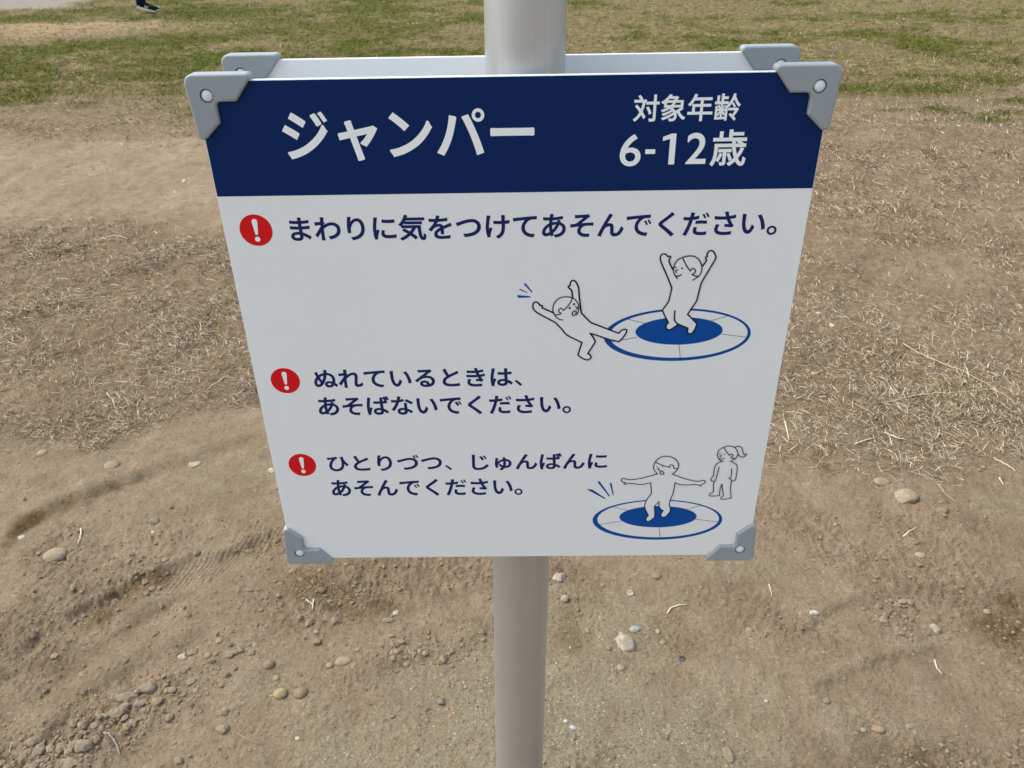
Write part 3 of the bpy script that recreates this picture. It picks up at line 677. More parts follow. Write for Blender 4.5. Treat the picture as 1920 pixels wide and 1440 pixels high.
# post: a tube that leans a hair to the right, closed by a shallow cap
bm = bmesh.new(); R = .0403; ztop = 1.62; k = 96
prof = [(-.25, R), (ztop, R), (ztop + .004, R + .0005), (ztop + .006, R + .001)]
rings = []
for z, r in prof[:2]:
    cx = -.0079 + .0166 * z
    rings.append([bm.verts.new((cx + r * math.cos(2 * math.pi * i / k), .0625 + r * math.sin(2 * math.pi * i / k), z)) for i in range(k)])
for i in range(k): bm.faces.new((rings[0][i], rings[0][(i + 1) % k], rings[1][(i + 1) % k], rings[1][i]))
from_bm('post', bm, M_ALU, sign, (-.0079, .0625, 0), smooth=True)
bm = bmesh.new(); rings = []; cx = -.0079 + .0166 * ztop
for z, r in ((ztop, R + .0012), (ztop + .014, R + .0012), (ztop + .020, R - .003), (ztop + .023, R - .015)):
    rings.append([bm.verts.new((cx + r * math.cos(2 * math.pi * i / k), .0625 + r * math.sin(2 * math.pi * i / k), z)) for i in range(k)])
for a, b in zip(rings, rings[1:]):
    for i in range(k): bm.faces.new((a[i], a[(i + 1) % k], b[(i + 1) % k], b[i]))
bm.faces.new(rings[-1]); bm.faces.new(rings[0][::-1])
from_bm('post_cap', bm, M_BRACKET, sign, (cx, .0625, ztop), smooth=False)

def slab(x0, x1, y0, y1, z0, z1, bev=.0006):
    bm = bmesh.new(); bmesh.ops.create_cube(bm, size=1)
    for v in bm.verts: v.co = Vector(((x0 + x1) / 2 + v.co.x * (x1 - x0), (y0 + y1) / 2 + v.co.y * (y1 - y0), (z0 + z1) / 2 + v.co.z * (z1 - z0)))
    if bev: bmesh.ops.bevel(bm, geom=bm.edges[:], offset=bev, segments=2, affect='EDGES')
    return bm
TH = .0065; YB = .125
front = from_bm('front_panel', slab(-W / 2, W / 2, 0, TH, TOP - W, TOP), M_WHITE, sign, (0, 0, TOP))
back = from_bm('back_panel', slab(-W / 2 - .003, W / 2 - .003, YB - TH, YB, TOP - W, TOP), M_WHITE, sign, (0, YB, TOP))
# clamps that carry the two boards on the post
for zc in (TOP - .10, TOP - .50):
    cxx = -.0079 + .0166 * zc
    bm = bmesh.new(); ra, rb, hh = R + .0004, R + .0034, .02
    vs = []
    for z in (zc - hh, zc + hh):
        for r in (ra, rb): vs.append([bm.verts.new((cxx + r * math.cos(2 * math.pi * i / 48), .0625 + r * math.sin(2 * math.pi * i / 48), z)) for i in range(48)])
    for i in range(48):
        j = (i + 1) % 48
        bm.faces.new((vs[1][i], vs[1][j], vs[3][j], vs[3][i])); bm.faces.new((vs[0][j], vs[0][i], vs[2][i], vs[2][j]))
        bm.faces.new((vs[0][i], vs[0][j], vs[1][j], vs[1][i])); bm.faces.new((vs[2][j], vs[2][i], vs[3][i], vs[3][j]))
    for s in (-1, 1):
        sl = slab(cxx - .16, cxx + .16, *(sorted((.0625 + s * (R + .0036), (TH + .0002 if s < 0 else YB - TH - .0002)))), zc - .018, zc + .018, .0008)
        me_t = bpy.data.meshes.new('tmp'); sl.to_mesh(me_t); sl.free(); bm.from_mesh(me_t); bpy.data.meshes.remove(me_t)
    from_bm('clamp', bm, M_ALU, sign, (cxx, .0625, zc))

# corner brackets: an L plate on both faces of the board, rounded outside
BR = [(-7.8, 6.5, 9), (59, 6.5, 4), (38.6, -18.6, 1), (19.2, -18.6, 5), (19.2, -38.6, 1), (-3.5, -59.5, 5)]   # x from the board edge inwards, y up, radius
def rounded(poly):
    o = []; n = len(poly)
    for i, (x, y, r) in enumerate(poly):
        p = Vector((x, y)); a = Vector(poly[i - 1][:2]); b = Vector(poly[(i + 1) % n][:2])
        u = (a - p).normalized(); v = (b - p).normalized(); ang = u.angle(v); t = r / math.tan(ang / 2)
        s, e = p + u * t, p + v * t; st = 7 if r > 2 else 3
        c = p + (u + v).normalized() * (r / math.sin(ang / 2))
        a0 = math.atan2(s.y - c.y, s.x - c.x); a1 = math.atan2(e.y - c.y, e.x - c.x); d = (a1 - a0 + math.pi) % (2 * math.pi) - math.pi
        for k in range(st): q = a0 + d * k / (st - 1); o.append((c.x + r * math.cos(q), c.y + r * math.sin(q)))
    return o
def offset_in(pts, d):
    n = len(pts); o = []
    for i in range(n):
        a, p, b = Vector(pts[i - 1]), Vector(pts[i]), Vector(pts[(i + 1) % n])
        n1 = Vector(((p - a).y, -(p - a).x)); n2 = Vector(((b - p).y, -(b - p).x))
        n1 = n1.normalized() if n1.length > 1e-6 else n2.normalized(); n2 = n2.normalized() if n2.length > 1e-6 else n1
        m = (n1 + n2).normalized(); k = max(.4, m.dot(n1)); o.append(tuple(p + m * d / k))
    return o
def bracket(cornx, cornz, sx, sz, yf, yb):
    """cornx/cornz: board corner; sx=+1 when the board lies to +x; sz=+1 at the top"""
    pts = rounded(BR); area = sum(pts[i - 1][0] * pts[i][1] - pts[i][0] * pts[i - 1][1] for i in range(len(pts)))
    ins = 1 if area < 0 else -1
    bev = 2.2; layers = []; prof = [(0.0, bev), (bev * .13, bev * .5), (bev * .5, bev * .13), (bev, 0.0)]
    T = (yb - yf) * 1000
    for off, dep in [(p[1], p[0]) for p in prof] + [(p[1], T - p[0]) for p in prof[::-1]]:
        layers.append([(x, y, dep) for x, y in offset_in(pts, ins * off)])
    bm = bmesh.new(); L = [[bm.verts.new((cornx + sx * x / 1000, yf + dp / 1000, cornz + sz * y / 1000)) for x, y, dp in l] for l in layers]
    n = len(pts)
    for a, b in zip(L, L[1:]):
        for i in range(n): bm.faces.new((a[i], a[(i + 1) % n], b[(i + 1) % n], b[i]))
    # faces with a round recess for the screw
    cx, cz, rr = 12.2, -12.9, 6.6; m = 28
    for li, sgn in ((0, 1), (-1, -1)):
        ring = L[li]; yy = ring[0].co.y
        hole = [bm.verts.new((cornx + sx * (cx + rr * math.cos(2 * math.pi * k / m)) / 1000, yy, cornz + sz * (cz + rr * math.sin(2 * math.pi * k / m)) / 1000)) for k in range(m)]
        tris = tessellate_polygon([[Vector((v.co.x, v.co.z, 0)) for v in ring], [Vector((v.co.x, v.co.z, 0)) for v in hole]])
        allv = ring + hole
        for t in tris:
            try: bm.faces.new([allv[q] for q in t])
            except ValueError: pass
        dp = .0038 * sgn; bot = [bm.verts.new((v.co.x, v.co.y + dp, v.co.z)) for v in hole]
        for k in range(m): bm.faces.new((hole[k], hole[(k + 1) % m], bot[(k + 1) % m], bot[k]))
        bm.faces.new(bot)
    c = (cornx, (yf + yb) / 2, cornz)
    b = from_bm('corner_bracket', bm, M_BRACKET, sign, c)
    for sgn, yy in ((1, yf), (-1, yb)):
        bm = bmesh.new(); rings = []
        for r, d in ((5.35, 3.6), (5.35, 1.6), (4.7, .9), (3.0, .35), (1.2, .1)):
            rings.append([bm.verts.new((cornx + sx * (cx + r * math.cos(2 * math.pi * k / m)) / 1000, yy + sgn * d / 1000, cornz + sz * (cz + r * math.sin(2 * math.pi * k / m)) / 1000)) for k in range(m)])
        for p, q in zip(rings, rings[1:]):
            for k in range(m): bm.faces.new((p[k], p[(k + 1) % m], q[(k + 1) % m], q[k]))
        bm.faces.new(rings[-1])
        from_bm('screw_cap', bm, M_CAP, b, (cornx + sx * cx / 1000, yy, cornz + sz * cz / 1000), smooth=True)
for (ya, yb_) in ((-.0050, TH + .0050), (YB - TH - .0050, YB + .0050)):
    for sx in (1, -1):
        for sz in (1, -1):
            bracket(-sx * W / 2 - (.003 if ya > .05 else 0), TOP if sz > 0 else TOP - W, sx, sz, ya, yb_)

# ---------------------------------------------------------------- print on the front board (mm from the middle of its top edge)
LAY = [0]
def lay(k): return -.00012 * k
def w3(x, z, k): return Vector((x / 1000, lay(k), TOP + z / 1000))
def polys(bm, loops, k, mi=0):
    tr = tessellate_polygon([[Vector((p[0], p[1], 0)) for p in l] for l in loops]); vs = [bm.verts.new(w3(p[0], p[1], k)) for l in loops for p in l]
    for t in tr:
        a, b, c = (vs[q] for q in t)
        nrm = (b.co - a.co).cross(c.co - a.co)
        if nrm.length < 1e-12: continue
        try: f = bm.faces.new((a, b, c) if nrm.y < 0 else (a, c, b)); f.material_index = mi
        except ValueError: pass
def face_bm(name, bm, mats, loc=None):
    me = bpy.data.meshes.new(name)
    c = Vector((0, 0, 0))
    for v in bm.verts: c += v.co
    c /= max(1, len(bm.verts)); bmesh.ops.translate(bm, verts=bm.verts, vec=-c); bm.to_mesh(me); bm.free()
    for m in mats: me.materials.append(m)
    return link(name, me, front, c)
def curve(pts, closed=False, n=6):
    """Catmull-Rom through the points; a point flagged 1 is a corner"""
    P = [Vector(p[:2]) for p in pts]; C = [p[2] for p in pts]; o = []
    for i in range(len(P) - 1):
        b, c = P[i], P[i + 1]; a = P[i - 1] if i > 0 and not C[i] else b - (c - b) * .5; d = P[i + 2] if i + 2 < len(P) and not C[i + 1] else c + (c - b) * .5
        if C[i] and C[i + 1]: o.append(tuple(b)); continue
        for t in [q / n for q in range(n)]:
            o.append(tuple(.5 * (2 * b + (c - a) * t + (2 * a - 5 * b + 4 * c - d) * t * t + (3 * b - a - 3 * c + d) * t ** 3)))
    o.append(tuple(P[-1])); return o
def ribbon(bm, pts, width, k, mi=0):
    P = [Vector(p) for p in pts]; P = [p for i, p in enumerate(P) if i == 0 or (p - P[i - 1]).length > .02]; h = width / 2; n = len(P); Lf, Rt = [], []
    for i, p in enumerate(P):
        d1 = (p - P[i - 1]).normalized() if i else (P[1] - p).normalized(); d2 = (P[i + 1] - p).normalized() if i < n - 1 else d1
        n1 = Vector((-d1.y, d1.x)); n2 = Vector((-d2.y, d2.x)); m = n1 + n2
        m = m.normalized() if m.length > .15 else n1
        s = h / max(.55, m.dot(n1)); Lf.append(p + m * s); Rt.append(p - m * s)
    vl = [bm.verts.new(w3(*v, k)) for v in Lf]; vr = [bm.verts.new(w3(*v, k)) for v in Rt]
    for i in range(n - 1):
        f = bm.faces.new((vl[i], vr[i], vr[i + 1], vl[i + 1])); f.material_index = mi
    for p, d, a, b in ((P[0], (P[0] - P[1]).normalized(), vr[0], vl[0]), (P[-1], (P[-1] - P[-2]).normalized(), vl[-1], vr[-1])):
        s = Vector((-d.y, d.x)); q = [p + s * -h * math.cos(t) + d * h * math.sin(t) for t in (math.pi / 4, math.pi / 2, 3 * math.pi / 4)]
        vv = [bm.verts.new(w3(*v, k)) for v in q]
        try: f = bm.faces.new([a] + vv + [b] if False else [b] + vv[::-1] + [a]); f.material_index = mi
        except ValueError: pass
def ell(e, n=72, s=1.0):
    cx, cz, a, b, t = e
    return [(cx + a * math.cos(q) * math.cos(t) - b * math.sin(q) * math.sin(t), cz + a * math.cos(q) * math.sin(t) + b * math.sin(q) * math.cos(t)) for q in (2 * math.pi * i / n for i in range(n))]
def circ(x, z, r, n=48): return ell((x, z, r, r, 0), n)

bm = bmesh.new(); polys(bm, [[(-299.4, -.6), (299.4, -.6), (299.4, -111.0), (-299.4, -111.0)]], 1); face_bm('header_band', bm, [M_NAVY])

def text(name, body, box, mat, off, k, cut=None):
    """letters from the font, filled flat; a stroke along every outline makes them bold"""
    c = bpy.data.curves.new(name, 'FONT'); c.body = body; c.size = 1; c.resolution_u = 9
    o = bpy.data.objects.new('tmp_text', c); COL.objects.link(o); bpy.context.view_layer.update()
    me = bpy.data.meshes.new_from_object(o.evaluated_get(bpy.context.evaluated_depsgraph_get())); bpy.data.objects.remove(o)
    co = np.array([v.co[:2] for v in me.vertices]); fs = [tuple(f.vertices) for f in me.polygons]; bpy.data.meshes.remove(me)
    cnt = {}
    for f in fs:
        for i in range(len(f)):
            e = tuple(sorted((f[i - 1], f[i]))); cnt[e] = cnt.get(e, 0) + 1
    edges = [e for e, q in cnt.items() if q == 1]
    V = [tuple(p) + (0.0,) for p in co]; F = list(fs); adj = {}
    for a, b in edges: adj.setdefault(a, []).append(b); adj.setdefault(b, []).append(a)
    sharp = {}
    for v, nb in adj.items():
        if len(nb) == 2:
            d1 = co[v] - co[nb[0]]; d2 = co[nb[1]] - co[v]; L1, L2 = np.hypot(*d1), np.hypot(*d2)
            sharp[v] = L1 > 1e-5 and L2 > 1e-5 and (d1 @ d2) / (L1 * L2) < .6 and min(L1, L2) > off * .8
    # small rings (handakuten, full stop) keep a thin line
    small = {}; seen = set()
    for v0 in adj:
        if v0 in seen: continue
        st, comp = [v0], []
        while st:
            v = st.pop()
            if v in seen: continue
            seen.add(v); comp.append(v); st += [q for q in adj[v] if q not in seen]
        ext = co[comp].max(0) - co[comp].min(0); ring = max(ext) < .30 and abs(ext[0] - ext[1]) < .03 and len(comp) > 14
        for v in comp: small[v] = ring
    off0 = off
    # every stroke piece gets a level no piece near it has, so that no two faces share a plane
    mid = np.array([(co[a] + co[b]) / 2 for a, b in edges]); hl = np.array([np.hypot(*(co[a] - co[b])) / 2 for a, b in edges]); layer = np.zeros(len(edges), int)
    for i in range(len(edges)):
        near = np.hypot(mid[:i, 0] - mid[i, 0], mid[:i, 1] - mid[i, 1]) < hl[:i] + hl[i] + 2.9 * off
        taken = set(layer[:i][near]); z = 1
        while z in taken: z += 1
        layer[i] = z
    for i, (a, b) in enumerate(edges):
        p, q = co[a], co[b]; d = q - p; L = np.hypot(*d)
        if L < 1e-5: continue
        off = off0 * (.30 if small[a] else 1)
        d /= L; nrm = np.array((-d[1], d[0])); n0 = len(V); zz = float(layer[i])
        for pp, sg, vi in ((p, -1, a), (q, 1, b)):
            for t in (-1, -.6, 0, .6, 1):
                w_ = pp + nrm * off * t * sg * -1 + d * sg * off * (.93 if sharp.get(vi) else math.sqrt(max(0, 1 - t * t))); V.append((w_[0], w_[1], zz))
        F.append(tuple(range(n0, n0 + 10)))
    V = np.array(V); lo, hi = V.min(0), V.max(0); x0, x1, z0, z1 = box
    X = x0 + (V[:, 0] - lo[0]) / (hi[0] - lo[0]) * (x1 - x0); Z = z0 + (V[:, 1] - lo[1]) / (hi[1] - lo[1]) * (z1 - z0)
    Yp = lay(k) - V[:, 2] * .000005
    parts = [F] if cut is None else [[f for f in F if X[f[0]] < cut], [f for f in F if X[f[0]] >= cut]]
    for fl in parts:
        used = sorted({v for f in fl for v in f}); mp = {v: i for i, v in enumerate(used)}; u = np.array(used)
        c0 = ((X[u].min() + X[u].max()) / 2000, lay(k), TOP + (z0 + z1) / 2000)
        me = bpy.data.meshes.new(name); me.from_pydata([(X[v] / 1000 - c0[0], Yp[v] - c0[1], TOP + Z[v] / 1000 - c0[2]) for v in used], [], [[mp[v] for v in f] for f in fl])
        me.materials.append(mat); link(name, me, front, c0)
TX = {'title': [-223.2, 21.2, -77.2, -28.8], 'age': [115.7, 217.2, -44.0, -18.6], 'num': [104.9, 189.7, -86.4, -54.4], 'sai': [193.7, 228.4, -87.5, -52.2], 'l1': [-231.3, 270.2, -160.3, -132.4], 'l2': [-232.5, 6.7, -338.0, -313.3], 'l3': [-232.7, 63.5, -375.9, -349.5], 'l4': [-232.5, 109.4, -458.5, -433.0], 'l5': [-233.1, 5.6, -496.9, -470.5], 'c1': [-283.6, -249.5, -163.8, -130.1], 'c2': [-282.2, -248.6, -344.1, -310.8], 'c3': [-280.8, -247.1, -464.0, -430.6]}
text('title_lettering', 'ジャンパー', TX['title'], M_LETTER, .027, 2)
text('age_lettering', '対象年齢', TX['age'], M_LETTER, .015, 2)
text('number_lettering', '6', (104.9, 125.4, -86.4, -55.2), M_LETTER, .013, 2)
text('number_lettering', '2', (169.6, 189.4, -85.0, -54.8), M_LETTER, .013, 2)
bm = bmesh.new(); polys(bm, [[(129.6, -70.0), (139.3, -70.0), (139.3, -74.5), (129.6, -74.5)]], 2); face_bm('number_lettering', bm, [M_LETTER])
bm = bmesh.new(); polys(bm, [[(146.0, -62.2), (146.0, -58.3), (154.2, -55.2), (158.8, -55.2), (158.8, -85.0), (153.0, -85.0), (153.0, -60.2)]], 2); face_bm('number_lettering', bm, [M_LETTER])
text('years_lettering', '歳', TX['sai'], M_LETTER, .015, 2)
for key, body in (('l1', 'まわりに気をつけてあそんでください。'), ('l2', 'ぬれているときは、'), ('l3', 'あそばないでください。'), ('l4', 'ひとりづつ、じゅんばんに'), ('l5', 'あそんでください。')):
    text('rule_lettering', body, TX[key], M_INK, .024, 1, -65 if key == 'l4' else None)

for key in ('c1', 'c2', 'c3'):
    x0, x1, z0, z1 = TX[key]; cx, cz, r = (x0 + x1) / 2, (z0 + z1) / 2, (x1 - x0 + z1 - z0) / 4
    bm = bmesh.new(); polys(bm, [circ(cx, cz, r)], 1, 0)
    s = r / 16.9
    t = [(-2.9 * s * math.cos(a), 9.2 * s + 2.9 * s * math.sin(a)) for a in [math.pi * i / 10 for i in range(11)]]
    t += [(1.45 * s * math.cos(a), -3.6 * s - 1.45 * s * math.sin(a)) for a in [math.pi * i / 6 for i in range(7)]]
    polys(bm, [[(cx + a, cz + b) for a, b in t]], 2, 1); polys(bm, [circ(cx, cz - 9.6 * s, 2.75 * s, 24)], 2, 1)
    face_bm('warning_mark', bm, [M_RED, M_LETTER])

K = {"kidA":[[[41.8,-245.2,0],[35.6,-242.1,0],[29.1,-239.0,1],[29.4,-237.4,0],[28.7,-236.1,0],[26.9,-236.2,1],[26.0,-234.6,0],[24.4,-232.6,0],[22.2,-232.0,0],[20.4,-232.8,0],[19.3,-235.3,0],[19.5,-238.9,0],[21.5,-242.5,0],[25.4,-245.6,0],[32.7,-250.1,0],[40.1,-254.5,0],[44.1,-257.0,1],[51.2,-265.2,0],[57.6,-272.8,0],[73.8,-281.9,1],[69.7,-297.9,1],[74.3,-301.6,0],[78.9,-304.0,0],[82.6,-303.5,0],[84.4,-300.9,0],[83.2,-297.9,0],[80.5,-296.3,1],[84.7,-288.6,0],[88.2,-281.9,0],[88.0,-279.8,0],[85.8,-275.6,0],[82.4,-270.6,1],[90.5,-273.4,0],[103.3,-278.4,0],[114.9,-281.4,1],[118.7,-276.9,0],[122.1,-270.7,0],[122.5,-267.4,0],[120.3,-266.2,0],[116.7,-267.8,0],[114.0,-271.0,1],[105.0,-267.2,0],[91.5,-261.3,0],[82.9,-257.6,1],[77.3,-251.7,0],[72.0,-245.8,1],[70.4,-235.2,0],[68.9,-223.4,0],[68.2,-216.0,0],[66.0,-210.5,0],[64.2,-208.0,0],[62.0,-207.2,0],[60.1,-208.5,0],[59.3,-210.8,0],[59.1,-213.1,1],[57.5,-214.0,0],[57.7,-215.6,0],[60.5,-218.2,0],[61.6,-221.7,0],[62.1,-227.6,0]],[[67.0,-248.0,0],[69.0,-242.4,0],[68.7,-236.0,0],[66.2,-231.2,0],[62.1,-227.6,0],[55.6,-226.1,0],[48.5,-227.4,0],[42.8,-232.9,0],[40.9,-239.6,0],[41.8,-245.2,0],[44.4,-249.7,0],[48.1,-253.0,0],[52.4,-253.8,0]],[[62.1,-227.6,0],[59.4,-233.5,0],[55.5,-239.0,0],[52.3,-242.1,1],[51.2,-240.5,0],[49.4,-239.7,0],[47.4,-241.3,0],[47.6,-244.1,0],[50.0,-245.3,1],[48.7,-246.7,0],[45.8,-247.4,0],[42.9,-247.1,0]],[[65.3,-237.9,0],[67.1,-238.3,0],[67.6,-239.9,0],[66.1,-241.0,0]],[[64.3,-242.9,0],[66.1,-243.5,0],[66.3,-245.5,0],[64.8,-247.9,0],[63.0,-248.5,0],[62.1,-246.9,0],[62.7,-244.3,0],[64.3,-242.9,0]],[[63.0,-234.1,1],[64.5,-235.4,1]],[[63.2,-235.5,1],[64.3,-233.9,1]],[[58.4,-238.4,1],[59.9,-239.8,1]],[[58.6,-239.8,1],[59.8,-238.2,1]]]
,"kidB":[[[167.9,-197.0,0],[165.5,-193.2,0],[162.5,-187.2,0],[162.6,-184.9,0],[163.7,-182.7,0],[162.9,-181.2,0],[161.0,-181.8,1],[159.1,-179.7,0],[156.9,-178.6,0],[154.2,-179.3,0],[153.0,-182.2,0],[153.8,-186.3,0],[156.3,-192.3,0],[161.3,-202.3,0],[168.1,-217.3,1],[166.0,-233.3,1],[160.0,-243.6,1],[163.5,-250.9,0],[167.8,-258.6,1],[165.8,-261.9,0],[166.1,-265.5,0],[168.9,-267.4,0],[172.4,-266.0,0],[178.2,-261.2,0]],[[173.6,-244.2,0],[173.9,-253.4,0],[175.3,-257.5,0],[178.5,-260.4,0],[183.9,-262.9,0],[189.8,-265.7,1],[189.7,-269.1,0],[190.5,-271.6,0],[192.9,-272.6,0],[195.6,-270.9,0],[197.5,-267.2,0],[199.1,-260.3,1],[193.2,-254.1,0],[187.8,-248.8,1],[196.1,-232.6,1],[198.1,-216.6,0],[199.5,-210.4,0],[205.2,-197.5,0],[210.7,-184.9,0],[210.4,-181.2,0],[208.2,-177.1,0],[205.2,-175.5,0],[202.6,-177.0,0],[201.5,-179.5,0],[202.1,-181.8,1],[200.5,-183.2,0],[201.7,-186.2,1],[200.2,-189.6,0],[197.7,-193.1,0]],[[173.1,-206.6,0],[169.8,-202.4,0],[168.1,-197.8,0],[168.2,-192.5,0],[170.5,-186.5,0],[175.7,-182.9,0],[183.2,-181.1,0],[189.6,-182.3,0],[194.6,-186.9,0],[197.6,-193.7,0],[197.4,-199.7,0],[195.3,-203.9,0],[189.4,-208.6,0]],[[176.5,-183.3,0],[180.7,-191.2,0],[185.6,-197.9,1],[186.4,-196.2,0],[188.5,-195.2,0],[190.7,-196.6,0],[190.8,-200.0,0],[188.1,-201.9,1],[191.1,-203.6,0],[195.3,-203.9,0]],[[172.4,-196.3,0],[170.4,-197.4,0],[171.3,-199.5,0]],[[170.2,-202.8,0],[173.4,-203.6,0],[176.8,-201.9,0]]]
,"kidC":[[[171.9,-465.6,1],[152.9,-472.0,0],[138.5,-474.2,0],[130.6,-472.2,0],[128.3,-473.3,0],[128.5,-476.5,0],[133.1,-478.4,1],[131.5,-480.3,0],[133.7,-481.2,0],[137.1,-479.5,0],[153.5,-481.5,0],[164.5,-478.9,1],[166.6,-496.0,1],[161.3,-506.4,0],[159.6,-513.7,0],[160.5,-520.4,0],[165.3,-531.8,1],[162.5,-536.4,0],[163.7,-540.4,0],[166.4,-541.0,0],[171.3,-536.5,0],[173.2,-531.9,0],[171.6,-516.6,1],[177.0,-508.9,1],[178.3,-518.4,0],[183.6,-523.8,1],[181.0,-530.3,0],[183.5,-534.3,0],[187.8,-532.6,0],[191.3,-527.0,0],[192.2,-521.9,0],[190.2,-514.0,0],[190.9,-506.2,0],[193.4,-495.2,0],[194.4,-479.5,1],[203.5,-482.8,0],[221.5,-482.7,0],[226.5,-484.9,0],[227.1,-482.5,1],[231.2,-480.4,0],[231.2,-477.2,0],[228.6,-476.4,0],[221.0,-477.6,0],[206.9,-473.7,0],[189.9,-466.2,1]],[[171.9,-465.6,0],[167.8,-460.4,0],[166.1,-454.1,0],[168.1,-446.8,0],[173.5,-440.6,0],[181.4,-439.1,0],[189.6,-441.8,0],[195.3,-448.6,0],[196.5,-454.4,0],[195.0,-459.7,0],[189.9,-466.2,0]],[[168.2,-447.6,0],[177.0,-452.6,0],[185.7,-455.6,1],[185.9,-452.7,0],[187.5,-451.7,0],[190.2,-453.3,0],[190.9,-457.0,1],[195.7,-457.8,0]],[[172.9,-456.3,0],[171.5,-458.1,0],[173.3,-459.4,0]],[[173.9,-461.6,0],[175.9,-460.5,0],[179.2,-463.7,0],[178.5,-466.1,0],[175.9,-465.6,0],[173.9,-461.6,0]]]
,"girl":[[[250.4,-447.6,0],[247.3,-446.6,0],[243.9,-443.2,0],[242.1,-437.9,0],[242.6,-432.0,0],[245.2,-428.7,0],[248.4,-426.5,0],[254.3,-424.8,0],[261.0,-426.6,0],[264.7,-431.2,0],[266.6,-436.2,0],[266.0,-440.8,0],[263.7,-444.4,0],[258.8,-447.7,0]],[[248.5,-447.3,1],[243.4,-450.5,0],[241.0,-455.2,0],[240.6,-461.3,0],[240.6,-468.8,0],[239.1,-472.2,0],[238.1,-474.9,0],[239.9,-477.3,0],[243.0,-477.6,1]],[[246.2,-455.9,0],[245.2,-466.1,0],[244.3,-474.3,0],[243.1,-478.4,0],[242.1,-481.2,1],[243.6,-494.4,1],[240.4,-496.5,0],[238.8,-498.9,0],[240.3,-500.7,0],[245.9,-500.8,0],[251.6,-500.1,1],[251.3,-490.3,0],[252.7,-482.0,1],[254.0,-489.6,0],[256.2,-498.1,0],[256.2,-500.9,0],[254.0,-503.7,0],[254.5,-505.8,0],[258.2,-506.2,0],[263.6,-505.2,0],[266.7,-503.8,1],[264.1,-489.0,0],[263.9,-478.0,0]],[[259.8,-447.7,1],[265.7,-451.5,0],[267.8,-454.9,0],[268.7,-461.6,0],[268.7,-471.1,0],[267.8,-476.6,0],[263.8,-477.6,1],[262.6,-474.5,1],[260.2,-473.1,1],[262.2,-471.1,0],[262.5,-465.6,0],[261.7,-458.1,0]],[[248.4,-426.5,0],[252.1,-432.7,0],[256.5,-438.4,1],[257.9,-436.6,0],[259.9,-437.1,0],[260.9,-439.4,0],[258.5,-441.4,1],[260.9,-442.9,0],[264.1,-443.1,0]],[[261.5,-426.6,0],[265.5,-424.9,0],[269.5,-427.0,0],[271.7,-431.6,0],[272.8,-435.6,0],[274.6,-437.3,0],[277.1,-436.3,1],[275.5,-439.6,0],[272.4,-440.9,0],[269.0,-439.5,0],[266.6,-436.2,0]],[[247.1,-437.6,0],[245.1,-439.2,0],[246.3,-440.4,0]],[[244.7,-442.9,0],[248.0,-443.6,0],[250.8,-442.3,0]]]
,"tlinesA":[[[123.7,-254.2,1],[142.2,-259.1,1]],[[106.1,-282.0,1],[134.9,-276.2,1]],[[182.0,-286.5,1],[184.8,-302.7,1]],[[226.8,-273.4,1],[255.8,-278.0,1]],[[214.4,-257.0,1],[232.8,-251.2,1]]]
,"tlinesB":[[[120.9,-517.3,1],[138.3,-523.0,1]],[[102.7,-546.1,1],[131.7,-540.4,1]],[[180.1,-551.3,1],[183.1,-568.2,1]],[[225.7,-538.5,1],[254.9,-543.4,1]],[[213.1,-522.0,1],[230.0,-516.2,1]]]
,"burst":[[[9.4,-211.1,1],[11.2,-209.5,1],[19.1,-220.2,1],[18.1,-221.1,1]],[[4.5,-217.4,1],[5.3,-216.1,1],[13.4,-220.7,1],[12.9,-221.5,1]],[[1.9,-223.5,1],[16.7,-225.2,1],[16.8,-226.7,1],[3.3,-227.0,1]],[[85.1,-488.7,1],[92.2,-489.1,1],[110.2,-503.6,1],[108.0,-504.2,1]],[[98.3,-477.5,1],[101.0,-476.2,1],[115.2,-499.8,1],[114.0,-500.9,1]],[[113.7,-479.6,1],[116.2,-479.3,1],[119.6,-498.2,1],[118.2,-498.3,1]]]
,"dots":[[169.9,-193.8,0.98],[177.0,-194.9,1.13],[170.2,-454.9,0.85],[177.3,-454.7,0.85],[244.6,-435.9,0.81],[250.6,-436.8,0.81]]
,"ell":[[178.813,-274.487,81.156,32.658,0.006],[180.241,-273.602,76.038,29.261,0.003],[180.43,-269.306,48.008,16.994,0.003],[177.29,-539.497,82.695,33.087,-0.013],[178.13,-538.186,77.437,30.072,-0.015],[177.591,-533.946,49.16,17.496,-0.008]]}
def trampoline(e, lines):
    bm = bmesh.new(); polys(bm, [ell(e[0])], 1, 0); polys(bm, [ell(e[1])], 2, 1); polys(bm, [ell(e[2])], 3, 0)
    for l in lines: ribbon(bm, curve(l), .55, 4, 2)
    face_bm('trampoline_picture', bm, [M_BLUE, M_PAPER, M_LINE])
trampoline(K['ell'][:3], K['tlinesA']); trampoline(K['ell'][3:], K['tlinesB'])
def child(strokes, w0, w1, fill=None, dots=()):
    bm = bmesh.new()
    if fill: polys(bm, [fill], 5, 0)
    for i, s in enumerate(strokes): ribbon(bm, curve(s), w0 if i == 0 or (w0 > w1 and i in fat) else w1, 6 + i, 1)
    for x, z, r in dots: polys(bm, [circ(x, z, r * .95, 16)], 6, 1)
    face_bm('child_picture', bm, [M_PAPER, M_LINE])
fat = ()
a = K['kidA']; child(a, 1.75, 1.25, curve(a[0])[:] + curve(a[1])[24:54])
fat = (1,)
b = K['kidB']; child(b, 1.65, 1.25, curve(b[0]) + curve(b[1])[18:] + curve(b[2])[12:60][::-1], K['dots'][:2])
fat = ()
c = K['kidC']; child(c, 1.2, 1.2, curve(c[0]) + curve(c[1])[::-1], K['dots'][2:4])
child(K['girl'], 1.1, 1.1, None, K['dots'][4:])
